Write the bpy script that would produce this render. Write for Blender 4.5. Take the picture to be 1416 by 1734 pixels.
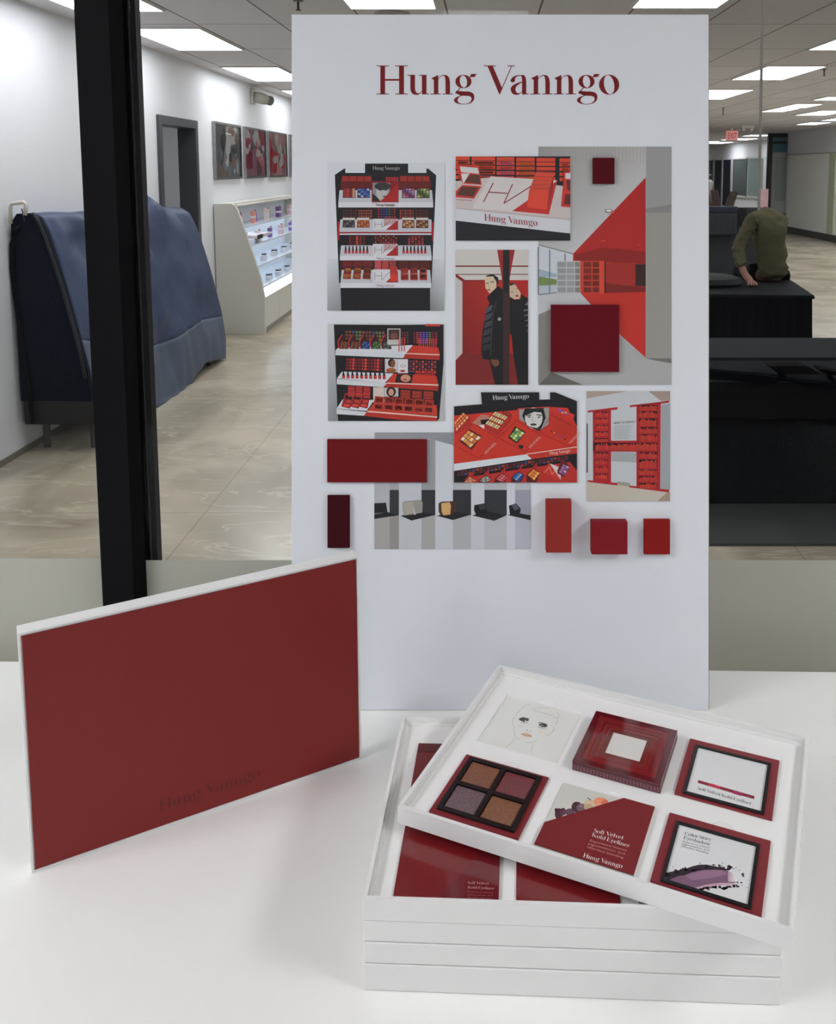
import bpy, bmesh, math, random
from mathutils import Vector, Matrix
random.seed(7)
S = bpy.context.scene
COL = S.collection
for o in list(bpy.data.objects): bpy.data.objects.remove(o)

# ---------------------------------------------------------------- camera (vertically corrected phone shot: shifted lens)
TZ, CZ, PITCH = .75, 1.58, .1054          # table height, lens height, downward pitch (rad)
FPX, PCX, PCY = 1480., 823., 443.5        # focal length and optical centre in pixels of the 1416x1734 frame
cam_d = bpy.data.cameras.new('camera'); cam = bpy.data.objects.new('camera', cam_d); COL.objects.link(cam)
cam.location = (0, 0, CZ); cam.rotation_euler = (math.pi/2 - PITCH, 0, 0)
cam_d.sensor_fit = 'VERTICAL'; cam_d.sensor_height = 36; cam_d.sensor_width = 36*1416/1734
cam_d.lens = FPX/1734*36; cam_d.shift_x = (708-PCX)/1734; cam_d.shift_y = (PCY-867)/1734
cam_d.clip_start = .02; cam_d.clip_end = 200
S.camera = cam
# ---------------------------------------------------------------- light and exposure
S.view_settings.view_transform = 'Standard'; S.view_settings.look = 'None'
S.view_settings.gamma = 1; S.view_settings.use_curve_mapping = False
S.view_settings.exposure = 0.0
PANEL_E = 6.8        # strength of the ceiling troffers of the hall
ROOM_E = 19.0         # strength of the unseen panels added in the meeting room
W = bpy.data.worlds.new('world'); S.world = W; W.use_nodes = True
W.node_tree.nodes['Background'].inputs[0].default_value = (.75, .85, 1, 1)
W.node_tree.nodes['Background'].inputs[1].default_value = .05
def area(name, loc, size, power, rot=(0,0,0), col=(1,1,1)):
    d = bpy.data.lights.new(name, 'AREA'); d.shape = 'RECTANGLE'; d.size, d.size_y = size; d.energy = power; d.color = col
    o = bpy.data.objects.new(name, d); o.location = loc; o.rotation_euler = rot; COL.objects.link(o); return o
CEIL = 2.51

# ---------------------------------------------------------------- helpers
FW = Vector((0, math.cos(PITCH), -math.sin(PITCH))); DN = Vector((0, -math.sin(PITCH), -math.cos(PITCH))); CP = Vector((0, 0, CZ))
def ray(x, y): return FW + Vector(((x-PCX)/FPX, 0, 0)) + DN*((y-PCY)/FPX)
def onz(x, y, z): d = ray(x, y); return CP + d*((z-CZ)/d.z)      # photo pixel -> point on a horizontal plane
def ony(x, y, Y): d = ray(x, y); return CP + d*(Y/d.y)           # -> point on a frontal plane
def onx(x, y, X): d = ray(x, y); return CP + d*(X/d.x)           # -> point on a side wall plane
def lin(c): c = c/255.; return c/12.92 if c <= .04045 else ((c+.055)/1.055)**2.4
def C(r, g, b, k=1.): return tuple(min(.92, lin(v)*k) for v in (r, g, b))
MATS = {}
def M(name, rgb=(.5,.5,.5), rough=.5, metal=0., spec=.5, k=1., noise=0., nscale=30., bump=0., bscale=60., coat=0.):
    if name in MATS: return MATS[name]
    m = bpy.data.materials.new(name); m.use_nodes = True; nt = m.node_tree; p = nt.nodes['Principled BSDF']
    c = C(*rgb, k=k)
    p.inputs['Base Color'].default_value = (*c, 1); p.inputs['Roughness'].default_value = rough
    p.inputs['Metallic'].default_value = metal; p.inputs['Specular IOR Level'].default_value = spec
    p.inputs['Coat Weight'].default_value = coat; p.inputs['Coat Roughness'].default_value = .05
    tc = nt.nodes.new('ShaderNodeTexCoord')
    n = nt.nodes.new('ShaderNodeTexNoise'); n.inputs['Scale'].default_value = nscale; n.inputs['Detail'].default_value = 4
    nt.links.new(tc.outputs['Object'], n.inputs['Vector'])
    r = nt.nodes.new('ShaderNodeMapRange'); r.inputs['To Min'].default_value = 1-max(noise, .01); r.inputs['To Max'].default_value = 1+max(noise, .01)
    nt.links.new(n.outputs['Fac'], r.inputs['Value'])
    v = nt.nodes.new('ShaderNodeVectorMath'); v.operation = 'SCALE'; v.inputs[0].default_value = c
    nt.links.new(r.outputs['Result'], v.inputs['Scale']); nt.links.new(v.outputs[0], p.inputs['Base Color'])
    if bump:
        n2 = nt.nodes.new('ShaderNodeTexNoise'); n2.inputs['Scale'].default_value = bscale; n2.inputs['Detail'].default_value = 3
        nt.links.new(tc.outputs['Object'], n2.inputs['Vector'])
        b = nt.nodes.new('ShaderNodeBump'); b.inputs['Strength'].default_value = bump; b.inputs['Distance'].default_value = .02
        nt.links.new(n2.outputs['Fac'], b.inputs['Height']); nt.links.new(b.outputs[0], p.inputs['Normal'])
    MATS[name] = m; return m
def EM(name, rgb, strength):
    if name in MATS: return MATS[name]
    m = M(name, (240,240,240), .4); p = m.node_tree.nodes['Principled BSDF']
    p.inputs['Emission Color'].default_value = (*rgb, 1); p.inputs['Emission Strength'].default_value = strength; return m
def PRINT(name, rough=.5, spec=.3, coat=0.):
    if name in MATS: return MATS[name]
    m = M(name, (200,200,200), rough, spec=spec, coat=coat); nt = m.node_tree; p = nt.nodes['Principled BSDF']
    a = nt.nodes.new('ShaderNodeVertexColor'); a.layer_name = 'ink'
    for l in list(p.inputs['Base Color'].links): nt.links.remove(l)
    nt.links.new(a.outputs['Color'], p.inputs['Base Color']); return m

class MB:
    def __init__(s): s.v = []; s.f = []; s.m = []; s.c = []; s.mi = 0
    def face(s, pts, col=None, mi=None):
        i = len(s.v); s.v += [tuple(p) for p in pts]; s.f.append(tuple(range(i, i+len(pts)))); s.m.append(s.mi if mi is None else mi); s.c.append(col)
    def box(s, x0, x1, y0, y1, z0, z1, mi=None):
        i = len(s.v); s.v += [(x, y, z) for z in (z0, z1) for y in (y0, y1) for x in (x0, x1)]
        for q in ((0,2,3,1),(4,5,7,6),(0,1,5,4),(2,6,7,3),(0,4,6,2),(1,3,7,5)):
            s.f.append(tuple(i+k for k in q)); s.m.append(s.mi if mi is None else mi); s.c.append(None)
        return s
    def hexa(s, p):      # 8 points: bottom ring 4, top ring 4
        i = len(s.v); s.v += [tuple(a) for a in p]
        for q in ((3,2,1,0),(4,5,6,7),(0,1,5,4),(1,2,6,5),(2,3,7,6),(3,0,4,7)):
            s.f.append(tuple(i+k for k in q)); s.m.append(s.mi); s.c.append(None)
        return s
    def prism(s, pts, a, b, axis='y'):   # outline pts extruded along an axis
        def P(u, w, t): return {'y': (u, t, w), 'z': (u, w, t), 'x': (t, u, w)}[axis]
        n = len(pts); i = len(s.v); s.v += [P(u, w, a) for u, w in pts] + [P(u, w, b) for u, w in pts]
        s.f.append(tuple(range(i, i+n))); s.f.append(tuple(range(i+2*n-1, i+n-1, -1)))
        for k in range(n): s.f.append((i+k, i+(k+1) % n, i+n+(k+1) % n, i+n+k))
        s.m += [s.mi]*(n+2); s.c += [None]*(n+2); return s
    def tube(s, pts, r, n=10, cap=True):
        pts = [Vector(p) for p in pts]; i0 = len(s.v); rr = r if isinstance(r, (list, tuple)) else [r]*len(pts)
        up = Vector((0, 0, 1)); 
        for k, p in enumerate(pts):
            t = (pts[min(k+1, len(pts)-1)]-pts[max(k-1, 0)]).normalized()
            a = t.cross(up if abs(t.z) < .9 else Vector((1, 0, 0))).normalized(); b = t.cross(a)
            for j in range(n): s.v.append(tuple(p+(a*math.cos(2*math.pi*j/n)+b*math.sin(2*math.pi*j/n))*rr[k]))
        for k in range(len(pts)-1):
            for j in range(n):
                a_, b_ = i0+k*n+j, i0+k*n+(j+1) % n; s.f.append((a_, b_, b_+n, a_+n)); s.m.append(s.mi); s.c.append(None)
        if cap:
            s.f.append(tuple(i0+j for j in range(n))[::-1]); s.f.append(tuple(i0+(len(pts)-1)*n+j for j in range(n))); s.m += [s.mi]*2; s.c += [None]*2
        return s
    def cyl(s, x, y, z0, z1, r, n=24): return s.tube([(x, y, z0), (x, y, z1)], r, n)
    def build(s, name, mat, parent=None, loc=(0,0,0), rot=(0,0,0), smooth=False, bevel=0., fix=True):
        me = bpy.data.meshes.new(name); me.from_pydata(s.v, [], s.f)
        for m in (mat if isinstance(mat, (list, tuple)) else [mat]): me.materials.append(m)
        for p, mi in zip(me.polygons, s.m): p.material_index = mi; p.use_smooth = smooth
        if any(c is not None for c in s.c):
            at = me.color_attributes.new('ink', 'FLOAT_COLOR', 'CORNER')
            for p, c in zip(me.polygons, s.c):
                for n_, li in enumerate(p.loop_indices):
                    cc = (.5, .5, .5) if c is None else (c[n_] if isinstance(c[0], (tuple, list)) else c)
                    at.data[li].color = (*cc, 1)
        elif fix:
            b = bmesh.new(); b.from_mesh(me); bmesh.ops.recalc_face_normals(b, faces=b.faces); b.to_mesh(me); b.free()
        o = bpy.data.objects.new(name, me); COL.objects.link(o); o.location = loc; o.rotation_euler = rot
        if parent: o.parent = parent
        if bevel:
            md = o.modifiers.new('bevel', 'BEVEL'); md.width = bevel; md.segments = 2; md.limit_method = 'ANGLE'
        return o
def tag(o, label=None, cat=None, group=None, kind=None):
    if label: o['label'] = label
    if cat: o['category'] = cat
    if group: o['group'] = group
    if kind: o['kind'] = kind
    return o
def thing(name, label, cat, loc=(0,0,0), rz=0., group=None, kind=None):
    o = bpy.data.objects.new(name, None); COL.objects.link(o); o.location = loc; o.rotation_euler = (0, 0, rz); o.empty_display_size = .05
    return tag(o, label, cat, group, kind)
def copytree(o, parent=None):
    c = o.copy(); COL.objects.link(c); c.parent = parent
    for ch in list(o.children): copytree(ch, c)
    return c
def box(name, mat, b, parent=None, **k): return MB().box(*b).build(name, mat, parent, **k)

def ringbox(m, x0, x1, y0, y1, e_, z0, z1, ax='z'):     # rectangular frame as one solid
    P = []
    for z in (z0, z1):
        for d in (0, e_): P += [(x0+d,y0+d,z),(x1-d,y0+d,z),(x1-d,y1-d,z),(x0+d,y1-d,z)]
    if ax == 'y': P = [(a, c, b) for a, b, c in P]
    i = len(m.v); m.v += P
    for k in range(4):
        n = (k+1) % 4
        for q in ((k,n,4+n,4+k),(8+k,8+n,12+n,12+k),(k,n,8+n,8+k),(4+k,4+n,12+n,12+k)): m.f.append(tuple(i+t for t in q)); m.m.append(m.mi); m.c.append(None)
    return m
# ---------------------------------------------------------------- materials of the place
white_wall = M('painted_wall', (228,230,236), .6, noise=.015, nscale=2)
dark_metal = M('dark_mullion', (9,9,12), .6, spec=.1)
black = M('black_fabric', (13,15,21), .85, spec=.15, noise=.15, nscale=12)
paper = M('white_board', (226,230,236), .38, spec=.3)
carton = M('white_carton', (234,234,233), .5, spec=.3, noise=.01)
table_m = M('white_laminate', (247,247,243), .3, spec=.45)
red_m = M('red_cover', (128,24,30), .5, spec=.35, bump=.02, bscale=900)

def floor_mat():
    m = M('polished_floor', (196,184,164), .22, spec=.45); nt = m.node_tree; p = nt.nodes['Principled BSDF']
    for l in list(p.inputs['Base Color'].links): nt.links.remove(l)
    tc = nt.nodes.new('ShaderNodeTexCoord'); mp = nt.nodes.new('ShaderNodeMapping'); mp.inputs['Rotation'].default_value = (0,0,.7)
    nt.links.new(tc.outputs['Object'], mp.inputs['Vector'])
    a = nt.nodes.new('ShaderNodeTexNoise'); a.inputs['Scale'].default_value = 1.1; a.inputs['Detail'].default_value = 8; a.inputs['Distortion'].default_value = 1.2
    nt.links.new(mp.outputs[0], a.inputs['Vector'])
    r = nt.nodes.new('ShaderNodeValToRGB'); e = r.color_ramp.elements
    e[0].position = .32; e[0].color = (*C(158,148,130), 1); e[1].position = .66; e[1].color = (*C(205,194,174), 1)
    nt.links.new(a.outputs['Fac'], r.inputs['Fac'])
    mp2 = nt.nodes.new('ShaderNodeMapping'); mp2.inputs['Scale'].default_value = (.5, 2.2, 1); mp2.inputs['Rotation'].default_value = (0,0,.9)
    nt.links.new(tc.outputs['Object'], mp2.inputs['Vector'])
    v = nt.nodes.new('ShaderNodeTexNoise'); v.inputs['Scale'].default_value = 1.6; v.inputs['Detail'].default_value = 10; v.inputs['Distortion'].default_value = 2.
    nt.links.new(mp2.outputs[0], v.inputs['Vector'])
    r2 = nt.nodes.new('ShaderNodeValToRGB'); q = r2.color_ramp.elements
    q[0].position = .485; q[0].color = (0,0,0,1); q[1].position = .5; q[1].color = (1,1,1,1); q3 = r2.color_ramp.elements.new(.515); q3.color = (0,0,0,1)
    nt.links.new(v.outputs['Fac'], r2.inputs['Fac'])
    mx = nt.nodes.new('ShaderNodeMixRGB'); mx.inputs[2].default_value = (*C(226,216,196), 1)
    sc = nt.nodes.new('ShaderNodeMath'); sc.operation = 'MULTIPLY'; sc.inputs[1].default_value = .45
    nt.links.new(r2.outputs[0], sc.inputs[0]); nt.links.new(sc.outputs[0], mx.inputs[0]); nt.links.new(r.outputs[0], mx.inputs[1])
    br = nt.nodes.new('ShaderNodeTexBrick'); br.offset = 0; br.inputs['Scale'].default_value = 1
    for k_, v_ in (('Brick Width', 1.3), ('Row Height', 1.3), ('Mortar Size', .003)): br.inputs[k_].default_value = v_
    br.inputs['Color1'].default_value = br.inputs['Color2'].default_value = (1,1,1,1); br.inputs['Mortar'].default_value = (.72,.7,.68,1)
    nt.links.new(tc.outputs['Object'], br.inputs['Vector'])
    mu = nt.nodes.new('ShaderNodeMixRGB'); mu.blend_type = 'MULTIPLY'; mu.inputs[0].default_value = 1
    nt.links.new(mx.outputs[0], mu.inputs[1]); nt.links.new(br.outputs[0], mu.inputs[2]); nt.links.new(mu.outputs[0], p.inputs['Base Color'])
    return m
def ceil_mat():
    m = M('ceiling_tiles', (186,178,172), .8, spec=.1); nt = m.node_tree; p = nt.nodes['Principled BSDF']
    for l in list(p.inputs['Base Color'].links): nt.links.remove(l)
    tc = nt.nodes.new('ShaderNodeTexCoord'); br = nt.nodes.new('ShaderNodeTexBrick'); br.offset = 0; br.inputs['Scale'].default_value = 1
    for k_, v_ in (('Brick Width', .545), ('Row Height', 1.155), ('Mortar Size', .006), ('Mortar Smooth', .2)): br.inputs[k_].default_value = v_
    br.inputs['Color1'].default_value = (*C(226,224,227), 1); br.inputs['Color2'].default_value = (*C(217,215,218), 1); br.inputs['Mortar'].default_value = (*C(120,113,110), 1)
    nt.links.new(tc.outputs['Object'], br.inputs['Vector']); nt.links.new(br.outputs[0], p.inputs['Base Color']); return m
def glass_mat(name, tint=(.97,.98,.98), ior=1.13):
    m = bpy.data.materials.new(name); m.use_nodes = True; nt = m.node_tree; nt.nodes.clear()
    o = nt.nodes.new('ShaderNodeOutputMaterial'); t = nt.nodes.new('ShaderNodeBsdfTransparent'); g = nt.nodes.new('ShaderNodeBsdfGlossy'); x = nt.nodes.new('ShaderNodeMixShader')
    t.inputs[0].default_value = (*tint, 1); g.inputs['Roughness'].default_value = .01; g.inputs[0].default_value = (1,1,1,1)
    lw = nt.nodes.new('ShaderNodeFresnel'); lw.inputs[0].default_value = ior
    nt.links.new(lw.outputs[0], x.inputs[0]); nt.links.new(t.outputs[0], x.inputs[1]); nt.links.new(g.outputs[0], x.inputs[2]); nt.links.new(x.outputs[0], o.inputs[0]); return m
def frost_mat():
    m = bpy.data.materials.new('frosted_film'); m.use_nodes = True; nt = m.node_tree; nt.nodes.clear()
    o = nt.nodes.new('ShaderNodeOutputMaterial'); t = nt.nodes.new('ShaderNodeBsdfTransparent'); d = nt.nodes.new('ShaderNodeBsdfDiffuse'); l = nt.nodes.new('ShaderNodeBsdfTranslucent')
    a = nt.nodes.new('ShaderNodeAddShader'); x = nt.nodes.new('ShaderNodeMixShader')
    d.inputs[0].default_value = (.36,.36,.325,1); l.inputs[0].default_value = (.28,.28,.25,1); t.inputs[0].default_value = (.9,.9,.86,1); x.inputs[0].default_value = .86
    nt.links.new(d.outputs[0], a.inputs[0]); nt.links.new(l.outputs[0], a.inputs[1]); nt.links.new(t.outputs[0], x.inputs[1]); nt.links.new(a.outputs[0], x.inputs[2]); nt.links.new(x.outputs[0], o.inputs[0]); return m
glass = glass_mat('clear_glass'); frost = frost_mat()

# ================================================================ THE SETTING
XL, XR, YB, YF = -2.59, 7.6, -3.2, 44.
def struct(name, mat, b, **k): return tag(box(name, mat, b, **k), kind='structure')
struct('floor', floor_mat(), (XL-.1, 9.2, YB-.1, YF+.1, -.1, 0))
cl = MB().box(XL-.1+2.41, 9.2+2.41, YB-.1-5.76, YF+.1-5.76, 0, .1).build('ceiling', ceil_mat(), loc=(-2.41, 5.76, CEIL)); tag(cl, kind='structure')
# left wall with a real door opening
dy0, dy1, dz = onx(264,193,XL).y, onx(331,204,XL).y, 2.01
wl = MB(); wl.box(XL-.12, XL, YB, dy0, 0, CEIL); wl.box(XL-.12, XL, dy1, YF, 0, CEIL); wl.box(XL-.12, XL, dy0, dy1, dz, CEIL)
tag(wl.build('wall_left', white_wall), kind='structure')
tag(MB().box(XL, XL+.006, 1.6, dy0-.01, 0, .035).box(XL, XL+.006, dy1+.01, YF, 0, .035).build('baseboard_left', M('baseboard_brown', (120,112,98), .6)), kind='structure')  # low brown strip along the foot of the left wall
struct('wall_back', white_wall, (XL-.1, XR+.1, YB-.12, YB, 0, CEIL))
struct('wall_far', white_wall, (XL-.1, 9.2, YF, YF+.12, 0, CEIL))
# side room behind the door
sr = MB(); sr.box(XL-1.75, XL-1.65, dy0-.6, dy1+2.2, 0, CEIL); sr.box(XL-1.65, XL-.12, dy0-.7, dy0-.6, 0, CEIL); sr.box(XL-1.65, XL-.12, dy1+2.1, dy1+2.2, 0, CEIL)
tag(sr.build('wall_side_room', M('side_room_paint', (214,217,218), .6)), kind='structure')
tag(MB().box(XL-1.75, XL-.1, dy0-.7, dy1+2.2, -.1, 0).build('floor_side_room', M('side_floor', (170,160,145), .4)), kind='structure')
tag(MB().box(XL-1.75, XL-.12, dy0-.7, dy1+2.2, CEIL, CEIL+.1).build('ceiling_side_room', M('side_ceiling', (210,208,205), .7)), kind='structure')
tag(MB().box(XL-1.64, XL-1.61, dy0-.6, dy1+2.1, 1.14, 1.17).build('trim_side_room', M('oak_rail', (160,135,95), .5)), kind='structure')
area('side_room_light', (XL-.9, dy1+.4, CEIL-.05), (.5, 1.), 9)
d1 = thing('door_1', None, None, (XL, dy0, 0), kind='structure')
frm = M('grey_door_frame', (62,66,72), .4); w = dy1-dy0
fm = MB(); t = .07
fm.box(-.14, .02, 0, t, 0, dz); fm.box(-.14, .02, w-t, w, 0, dz); fm.box(-.14, .02, t, w-t, dz-t, dz)
fm.build('door_frame', frm, d1)
# right wall: dark base, pale glazed screen, white band above
RY = 22.2
struct('wall_right', white_wall, (XR, XR+.15, YB, RY, 0, CEIL))
rw = onx(1416, 397, XR)
struct('baseboard_right', M('dark_base', (66,64,62), .4), (XR-.05, XR, 1.7, RY, 0, .16))
gp = M('pale_glazing', (240,245,242), .45, spec=.3); wi = 0
for a in range(7):
    y0 = 3.0+a*2.72
    p = MB().box(XR-.03, XR, y0, y0+2.7, .16, 1.93).build('window_%d' % (a+1), gp); tag(p, kind='structure')
tag(MB().box(XR-.045, XR, 2.9, RY, 1.93, 1.96).build('trim_1', M('grey_rail', (176,178,178), .4)), kind='structure')
tag(MB().box(XR-.05, XR, 19.0, 19.35, .16, 1.93).build('trim_2', M('pale_green_strip', (190,196,168), .4)), kind='structure')
# end wall of the hall beside the passage, with the framed shop door
tag(MB().box(7.95, 9.0, RY, RY+.15, 0, CEIL).build('wall_end', white_wall), kind='structure')
tag(MB().box(8.8, 8.95, RY, YF, 0, CEIL).build('wall_passage', white_wall), kind='structure')
d2 = thing('door_2', None, None, (0, RY, 0), kind='structure')
def yp(x0, x1, y0, y1, Y=RY): a, b = ony(x0, y1, Y), ony(x1, y0, Y); return a.x, b.x, a.z, b.z
def fb(name, mat, px, y0, y1, parent=d2, lab=None):
    a = yp(*px); o = MB().box(a[0], a[1], y0, y1, max(a[2], 0), a[3]).build(name, mat, parent)
    if lab: o['label'] = lab
    return o
bk = M('black_steel', (34,34,36), .4); gyd = M('pale_steel_door', (176,176,180), .35)
b0 = yp(1297, 1346, 212, 395)
MB().box(b0[0], b0[0]+.1, 0, .12, 0, CEIL-.02).box(b0[1]-.05, b0[1], 0, .12, 1.1, CEIL-.02).box(b0[0]+.1, b0[1]-.05, 0, .12, 2.38, CEIL-.02).box(b0[0]+.1, b0[1]-.05, 0, .12, 2.22, 2.28).build('black_surround', bk, d2)
MB().box(b0[0]+.1, b0[1], .05, .12, 0, 2.38).build('door_panel', gyd, d2)
fb('transom', M('teal_panel', (72,112,128), .3), (1310,1339,228,258), .03, .05, lab='teal transom panel over the door')
fb('door_glass', M('door_pane', (150,162,158), .1, spec=.6), (1313,1335,266,340), .03, .05)
g4 = [(1199,1208,275,350,(70,92,100)), (1211,1222,273,350,(34,36,52)), (1226,1238,271,350,(36,38,50)), (1243,1265,270,332,(96,104,104)), (1269,1294,269,334,(150,168,165))]
for i, (x0, x1, y0, y1, c) in enumerate(g4):
    a, b = onx(x0, y0, 8.8), onx(x1, y1, 8.8)
    wn = thing('window_%d' % (11+i), None, None, (8.8, b.y, 0), kind='structure')
    zb = max(.02, b.z); zt = 1.93
    MB().box(-.03, -.01, 0, a.y-b.y, zb, zt).build('pane', M('shop_pane_%d' % i, c, .15, spec=.5), wn)
    MB().box(-.05, -.005, -.12, 0, zb-.06, zt+.05).box(-.05, -.005, a.y-b.y, a.y-b.y+.12, zb-.06, zt+.05).box(-.05, -.005, 0, a.y-b.y, zt, zt+.05).box(-.05, -.005, 0, a.y-b.y, max(zb-.06, 0), zb).build('window_frame', M('white_frame', (214,216,218), .4), wn)

# ---- glass partition between the meeting room and the hall
GY = 1.45
def pane(name, x0, x1):
    o = MB().box(x0, x1, GY, GY+.008, .0, CEIL).build(name, glass); return tag(o, kind='structure')
pane('window_20', XL, -.653); pane('window_21', -.588, 3.2)
struct('wall_partition', white_wall, (3.2, XR, GY-.05, GY+.08, 0, CEIL))
tag(MB().box(XL, -.653, GY-.002, GY-.001, .0, .911).box(-.588, 3.2, GY-.002, GY-.001, .0, .908).build('window_23', frost), kind='structure')
# mullion: broad front bar, chamfer strip, gasket, rear bar
mu = thing('trim_3', None, None, (0, 0, 0), kind='structure')
def bar(name, x0, x1, y0, y1, mat, z1=CEIL): return MB().box(x0, x1, y0, y1, 0, z1).build(name, mat, mu)
MB().prism([(-.653,GY-.03),(-.599,GY-.03),(-.588,GY-.005),(-.588,GY+.008),(-.600,GY+.0082),(-.600,GY+.05),(-.653,GY+.05)], 0, CEIL, 'z').build('front_bar', dark_metal, mu)
bar('gasket', -.5995, -.584, GY+.0085, GY+.018, M('rubber_gasket', (5,5,8), .8, spec=.1))
bar('glazing_bead', -.5838, -.5825, GY+.009, GY+.0135, M('bead_metal', (70,66,66), .4, metal=.4))
bar('rear_bar', -.5822, -.5734, GY+.0135, GY+.034, M('rear_mullion', (24,24,28), .5, spec=.2))
# silicone joint, slightly out of plumb
j = MB(); a, b = ony(1283, -20, GY-.004), ony(1286, 356, GY-.004)
j.hexa([(b.x-.0022, GY-.003, b.z), (b.x+.0022, GY-.003, b.z), (b.x+.0022, GY-.001, b.z), (b.x-.0022, GY-.001, b.z), (a.x-.0022, GY-.003, CEIL), (a.x+.0022, GY-.003, CEIL), (a.x+.0022, GY-.001, CEIL), (a.x-.0022, GY-.001, CEIL)])
tag(j.build('trim_4', M('silicone', (128,126,122), .6)), kind='structure')

# ================================================================ CEILING FITTINGS
troff_m = M('troffer_frame', (222,222,220), .5); lamp_m = EM('diffuser_hall', (.97, .98, 1), PANEL_E); lamp_n = EM('diffuser_room_added', (.97, .985, 1), ROOM_E)
def troffer(x0, x1, y0, y1, label, lm=lamp_m, grp=None):
    cx, cy, hx, hy = (x0+x1)/2, (y0+y1)/2, (x1-x0)/2, (y1-y0)/2
    t = thing('ceiling_light', label, 'ceiling light', (cx, cy, CEIL), 0, grp)
    f = MB(); z0, z1 = -.012, -.0005; e = .012
    f.box(-hx-e, hx+e, -hy-e, -hy, z0, z1).box(-hx-e, hx+e, hy, hy+e, z0, z1).box(-hx-e, -hx, -hy, hy, z0, z1).box(hx, hx+e, -hy, hy, z0, z1)
    f.build('frame', troff_m, t); MB().box(-hx, hx, -hy, hy, -.008, -.001).build('diffuser', lm, t); return t
troffer(-2.38,-1.89,5.88,6.92, 'broad light panel above the door on the left wall')
troffer(-2.40,-1.89,8.08,9.32, 'light panel above the white display case and framed pictures')
troffer(-2.40,-1.89,10.4,11.6, 'light panel just showing at the board edge above the last picture')
troffer(-2.38,-1.89,4.08,5.24, 'nearest light panel crossing behind the dark mullion')
troffer(-.775,-.29,4.05,5.16, 'light panel over the upper left corner of the mood board')
troffer(.84,1.32,4.05,5.13, 'light panel over the upper right corner of the mood board')
troffer(2.50,3.06,5.80,6.90, 'right side light panel cut by the picture edge')
troffer(2.54,3.06,8.00,9.17, 'large tilted looking light panel beyond the glass joint')
troffer(2.60,3.12,10.33,11.7, 'light panel touching the right edge of the board, nearer one')
troffer(2.60,3.12,13.0,14.9, 'light panel touching the right edge of the board, farther one')
def lp(pts, label):
    P = [onz(x, y, CEIL) for x, y in pts]; xs = sorted(p.x for p in P); ys = sorted(p.y for p in P)
    troffer((xs[0]+xs[1])/2, (xs[2]+xs[3])/2, (ys[0]+ys[1])/2, (ys[2]+ys[3])/2, label)
def lc(px, py, w_, l_, label): p = onz(px, py, CEIL); troffer(p.x-w_/2, p.x+w_/2, p.y-l_/2, p.y+l_/2, label)
lp([(1297,188),(1318,181),(1344,184),(1326,189)], 'small lens shaped light panel, left one of a close pair in the hall')
lp([(1330,180),(1352,174),(1384,177),(1358,183)], 'small lens shaped light panel, right one of a close pair in the hall')
lp([(1382,168),(1400,163),(1440,163),(1424,169)], 'hall light panel cut by the picture edge above the white wall band')
lc(1378,208.5,.42,.8, 'short light panel by the top of the white wall band')
lc(1430,201,.5,1.0, 'rounded light panel at the picture edge near the white wall band')
lc(1252,235.5,.8,1.3, 'flat light panel far down the hall under the red exit sign')
lc(1284,229,.6,1.0, 'flat light panel far down the hall beside the black door surround')
lc(1214,241.5,.8,1.5, 'flat light panel farthest down the hall beside the board edge')
# unseen hall panels; the row beside the right wall is added to brighten it
for (x0, y0) in ((-.78,8.05),(-.78,12.6),(.9,8.05),(.9,12.6),(-2.4,15),(.9,18),(5.3,4.6),(5.3,9.2),(5.3,14),(6.95,4.2),(6.95,6.6),(6.95,9),(6.95,11.4),(6.95,13.8),(6.95,16.1),(5.3,26),(2.6,24),(7.2,29),(7.2,35)):
    troffer(x0, x0+.5, y0, y0+1.15, 'unseen hall light panel put in to light the hall', grp='hall light panels out of sight')
for (x0, y0, lb) in ((-2.35,-.55,'unseen fill panel added on the door side of the table'),(1.75,-.55,'unseen fill panel added on the window side of the table')):
    troffer(x0, x0+.6, y0, y0+1.15, lb, lamp_n, grp='added meeting room light panels')  # unseen side panels, added to light the table and board
troffer(-.25, .25, -2.9, -2.3, 'small square unseen fill panel added by the back wall', lamp_n, grp='added meeting room light panels')  # unseen weak panel, added to lift the lower board and red lid
def sprinkler(x, y, label, L=.05):
    p = onz(x, y, CEIL); t = thing('sprinkler', label, 'sprinkler', p)
    MB().cyl(0,0,-.006,-.0005,.028,16).build('escutcheon', M('grey_cap',(120,116,112),.4), t); MB().cyl(0,0,-L,-.006,.007,10).cyl(0,0,-L-.004,-L,.016,12).build('head', M('sprinkler_dark',(50,40,38),.4), t)
sprinkler(505, 1, 'dark sprinkler head near the top left corner of the board'); sprinkler(1225, 182, 'dark sprinkler head beside the right edge of the board', .11); sprinkler(1396, 117, 'dark sprinkler head behind the large right light panel', .06)
p = onz(664, 22, CEIL); vt = thing('ceiling_speaker', 'round grey ceiling grille just above the mood board', 'speaker', p)
v = MB()
for r0, r1 in ((.105,.09),(.075,.06),(.045,.03)):
    for k in range(32):
        a, b = 2*math.pi*k/32, 2*math.pi*(k+1)/32
        v.hexa([(r1*math.cos(a),r1*math.sin(a),-.012),(r0*math.cos(a),r0*math.sin(a),-.012),(r0*math.cos(b),r0*math.sin(b),-.012),(r1*math.cos(b),r1*math.sin(b),-.012),(r1*math.cos(a),r1*math.sin(a),-.001),(r0*math.cos(a),r0*math.sin(a),-.001),(r0*math.cos(b),r0*math.sin(b),-.001),(r1*math.cos(b),r1*math.sin(b),-.001)])
v.build('grille', M('grille_grey',(176,172,168),.5), vt); MB().cyl(0,0,-.016,-.001,.018,16).build('centre_cap', M('grille_dark',(70,66,64),.5), vt)
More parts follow.
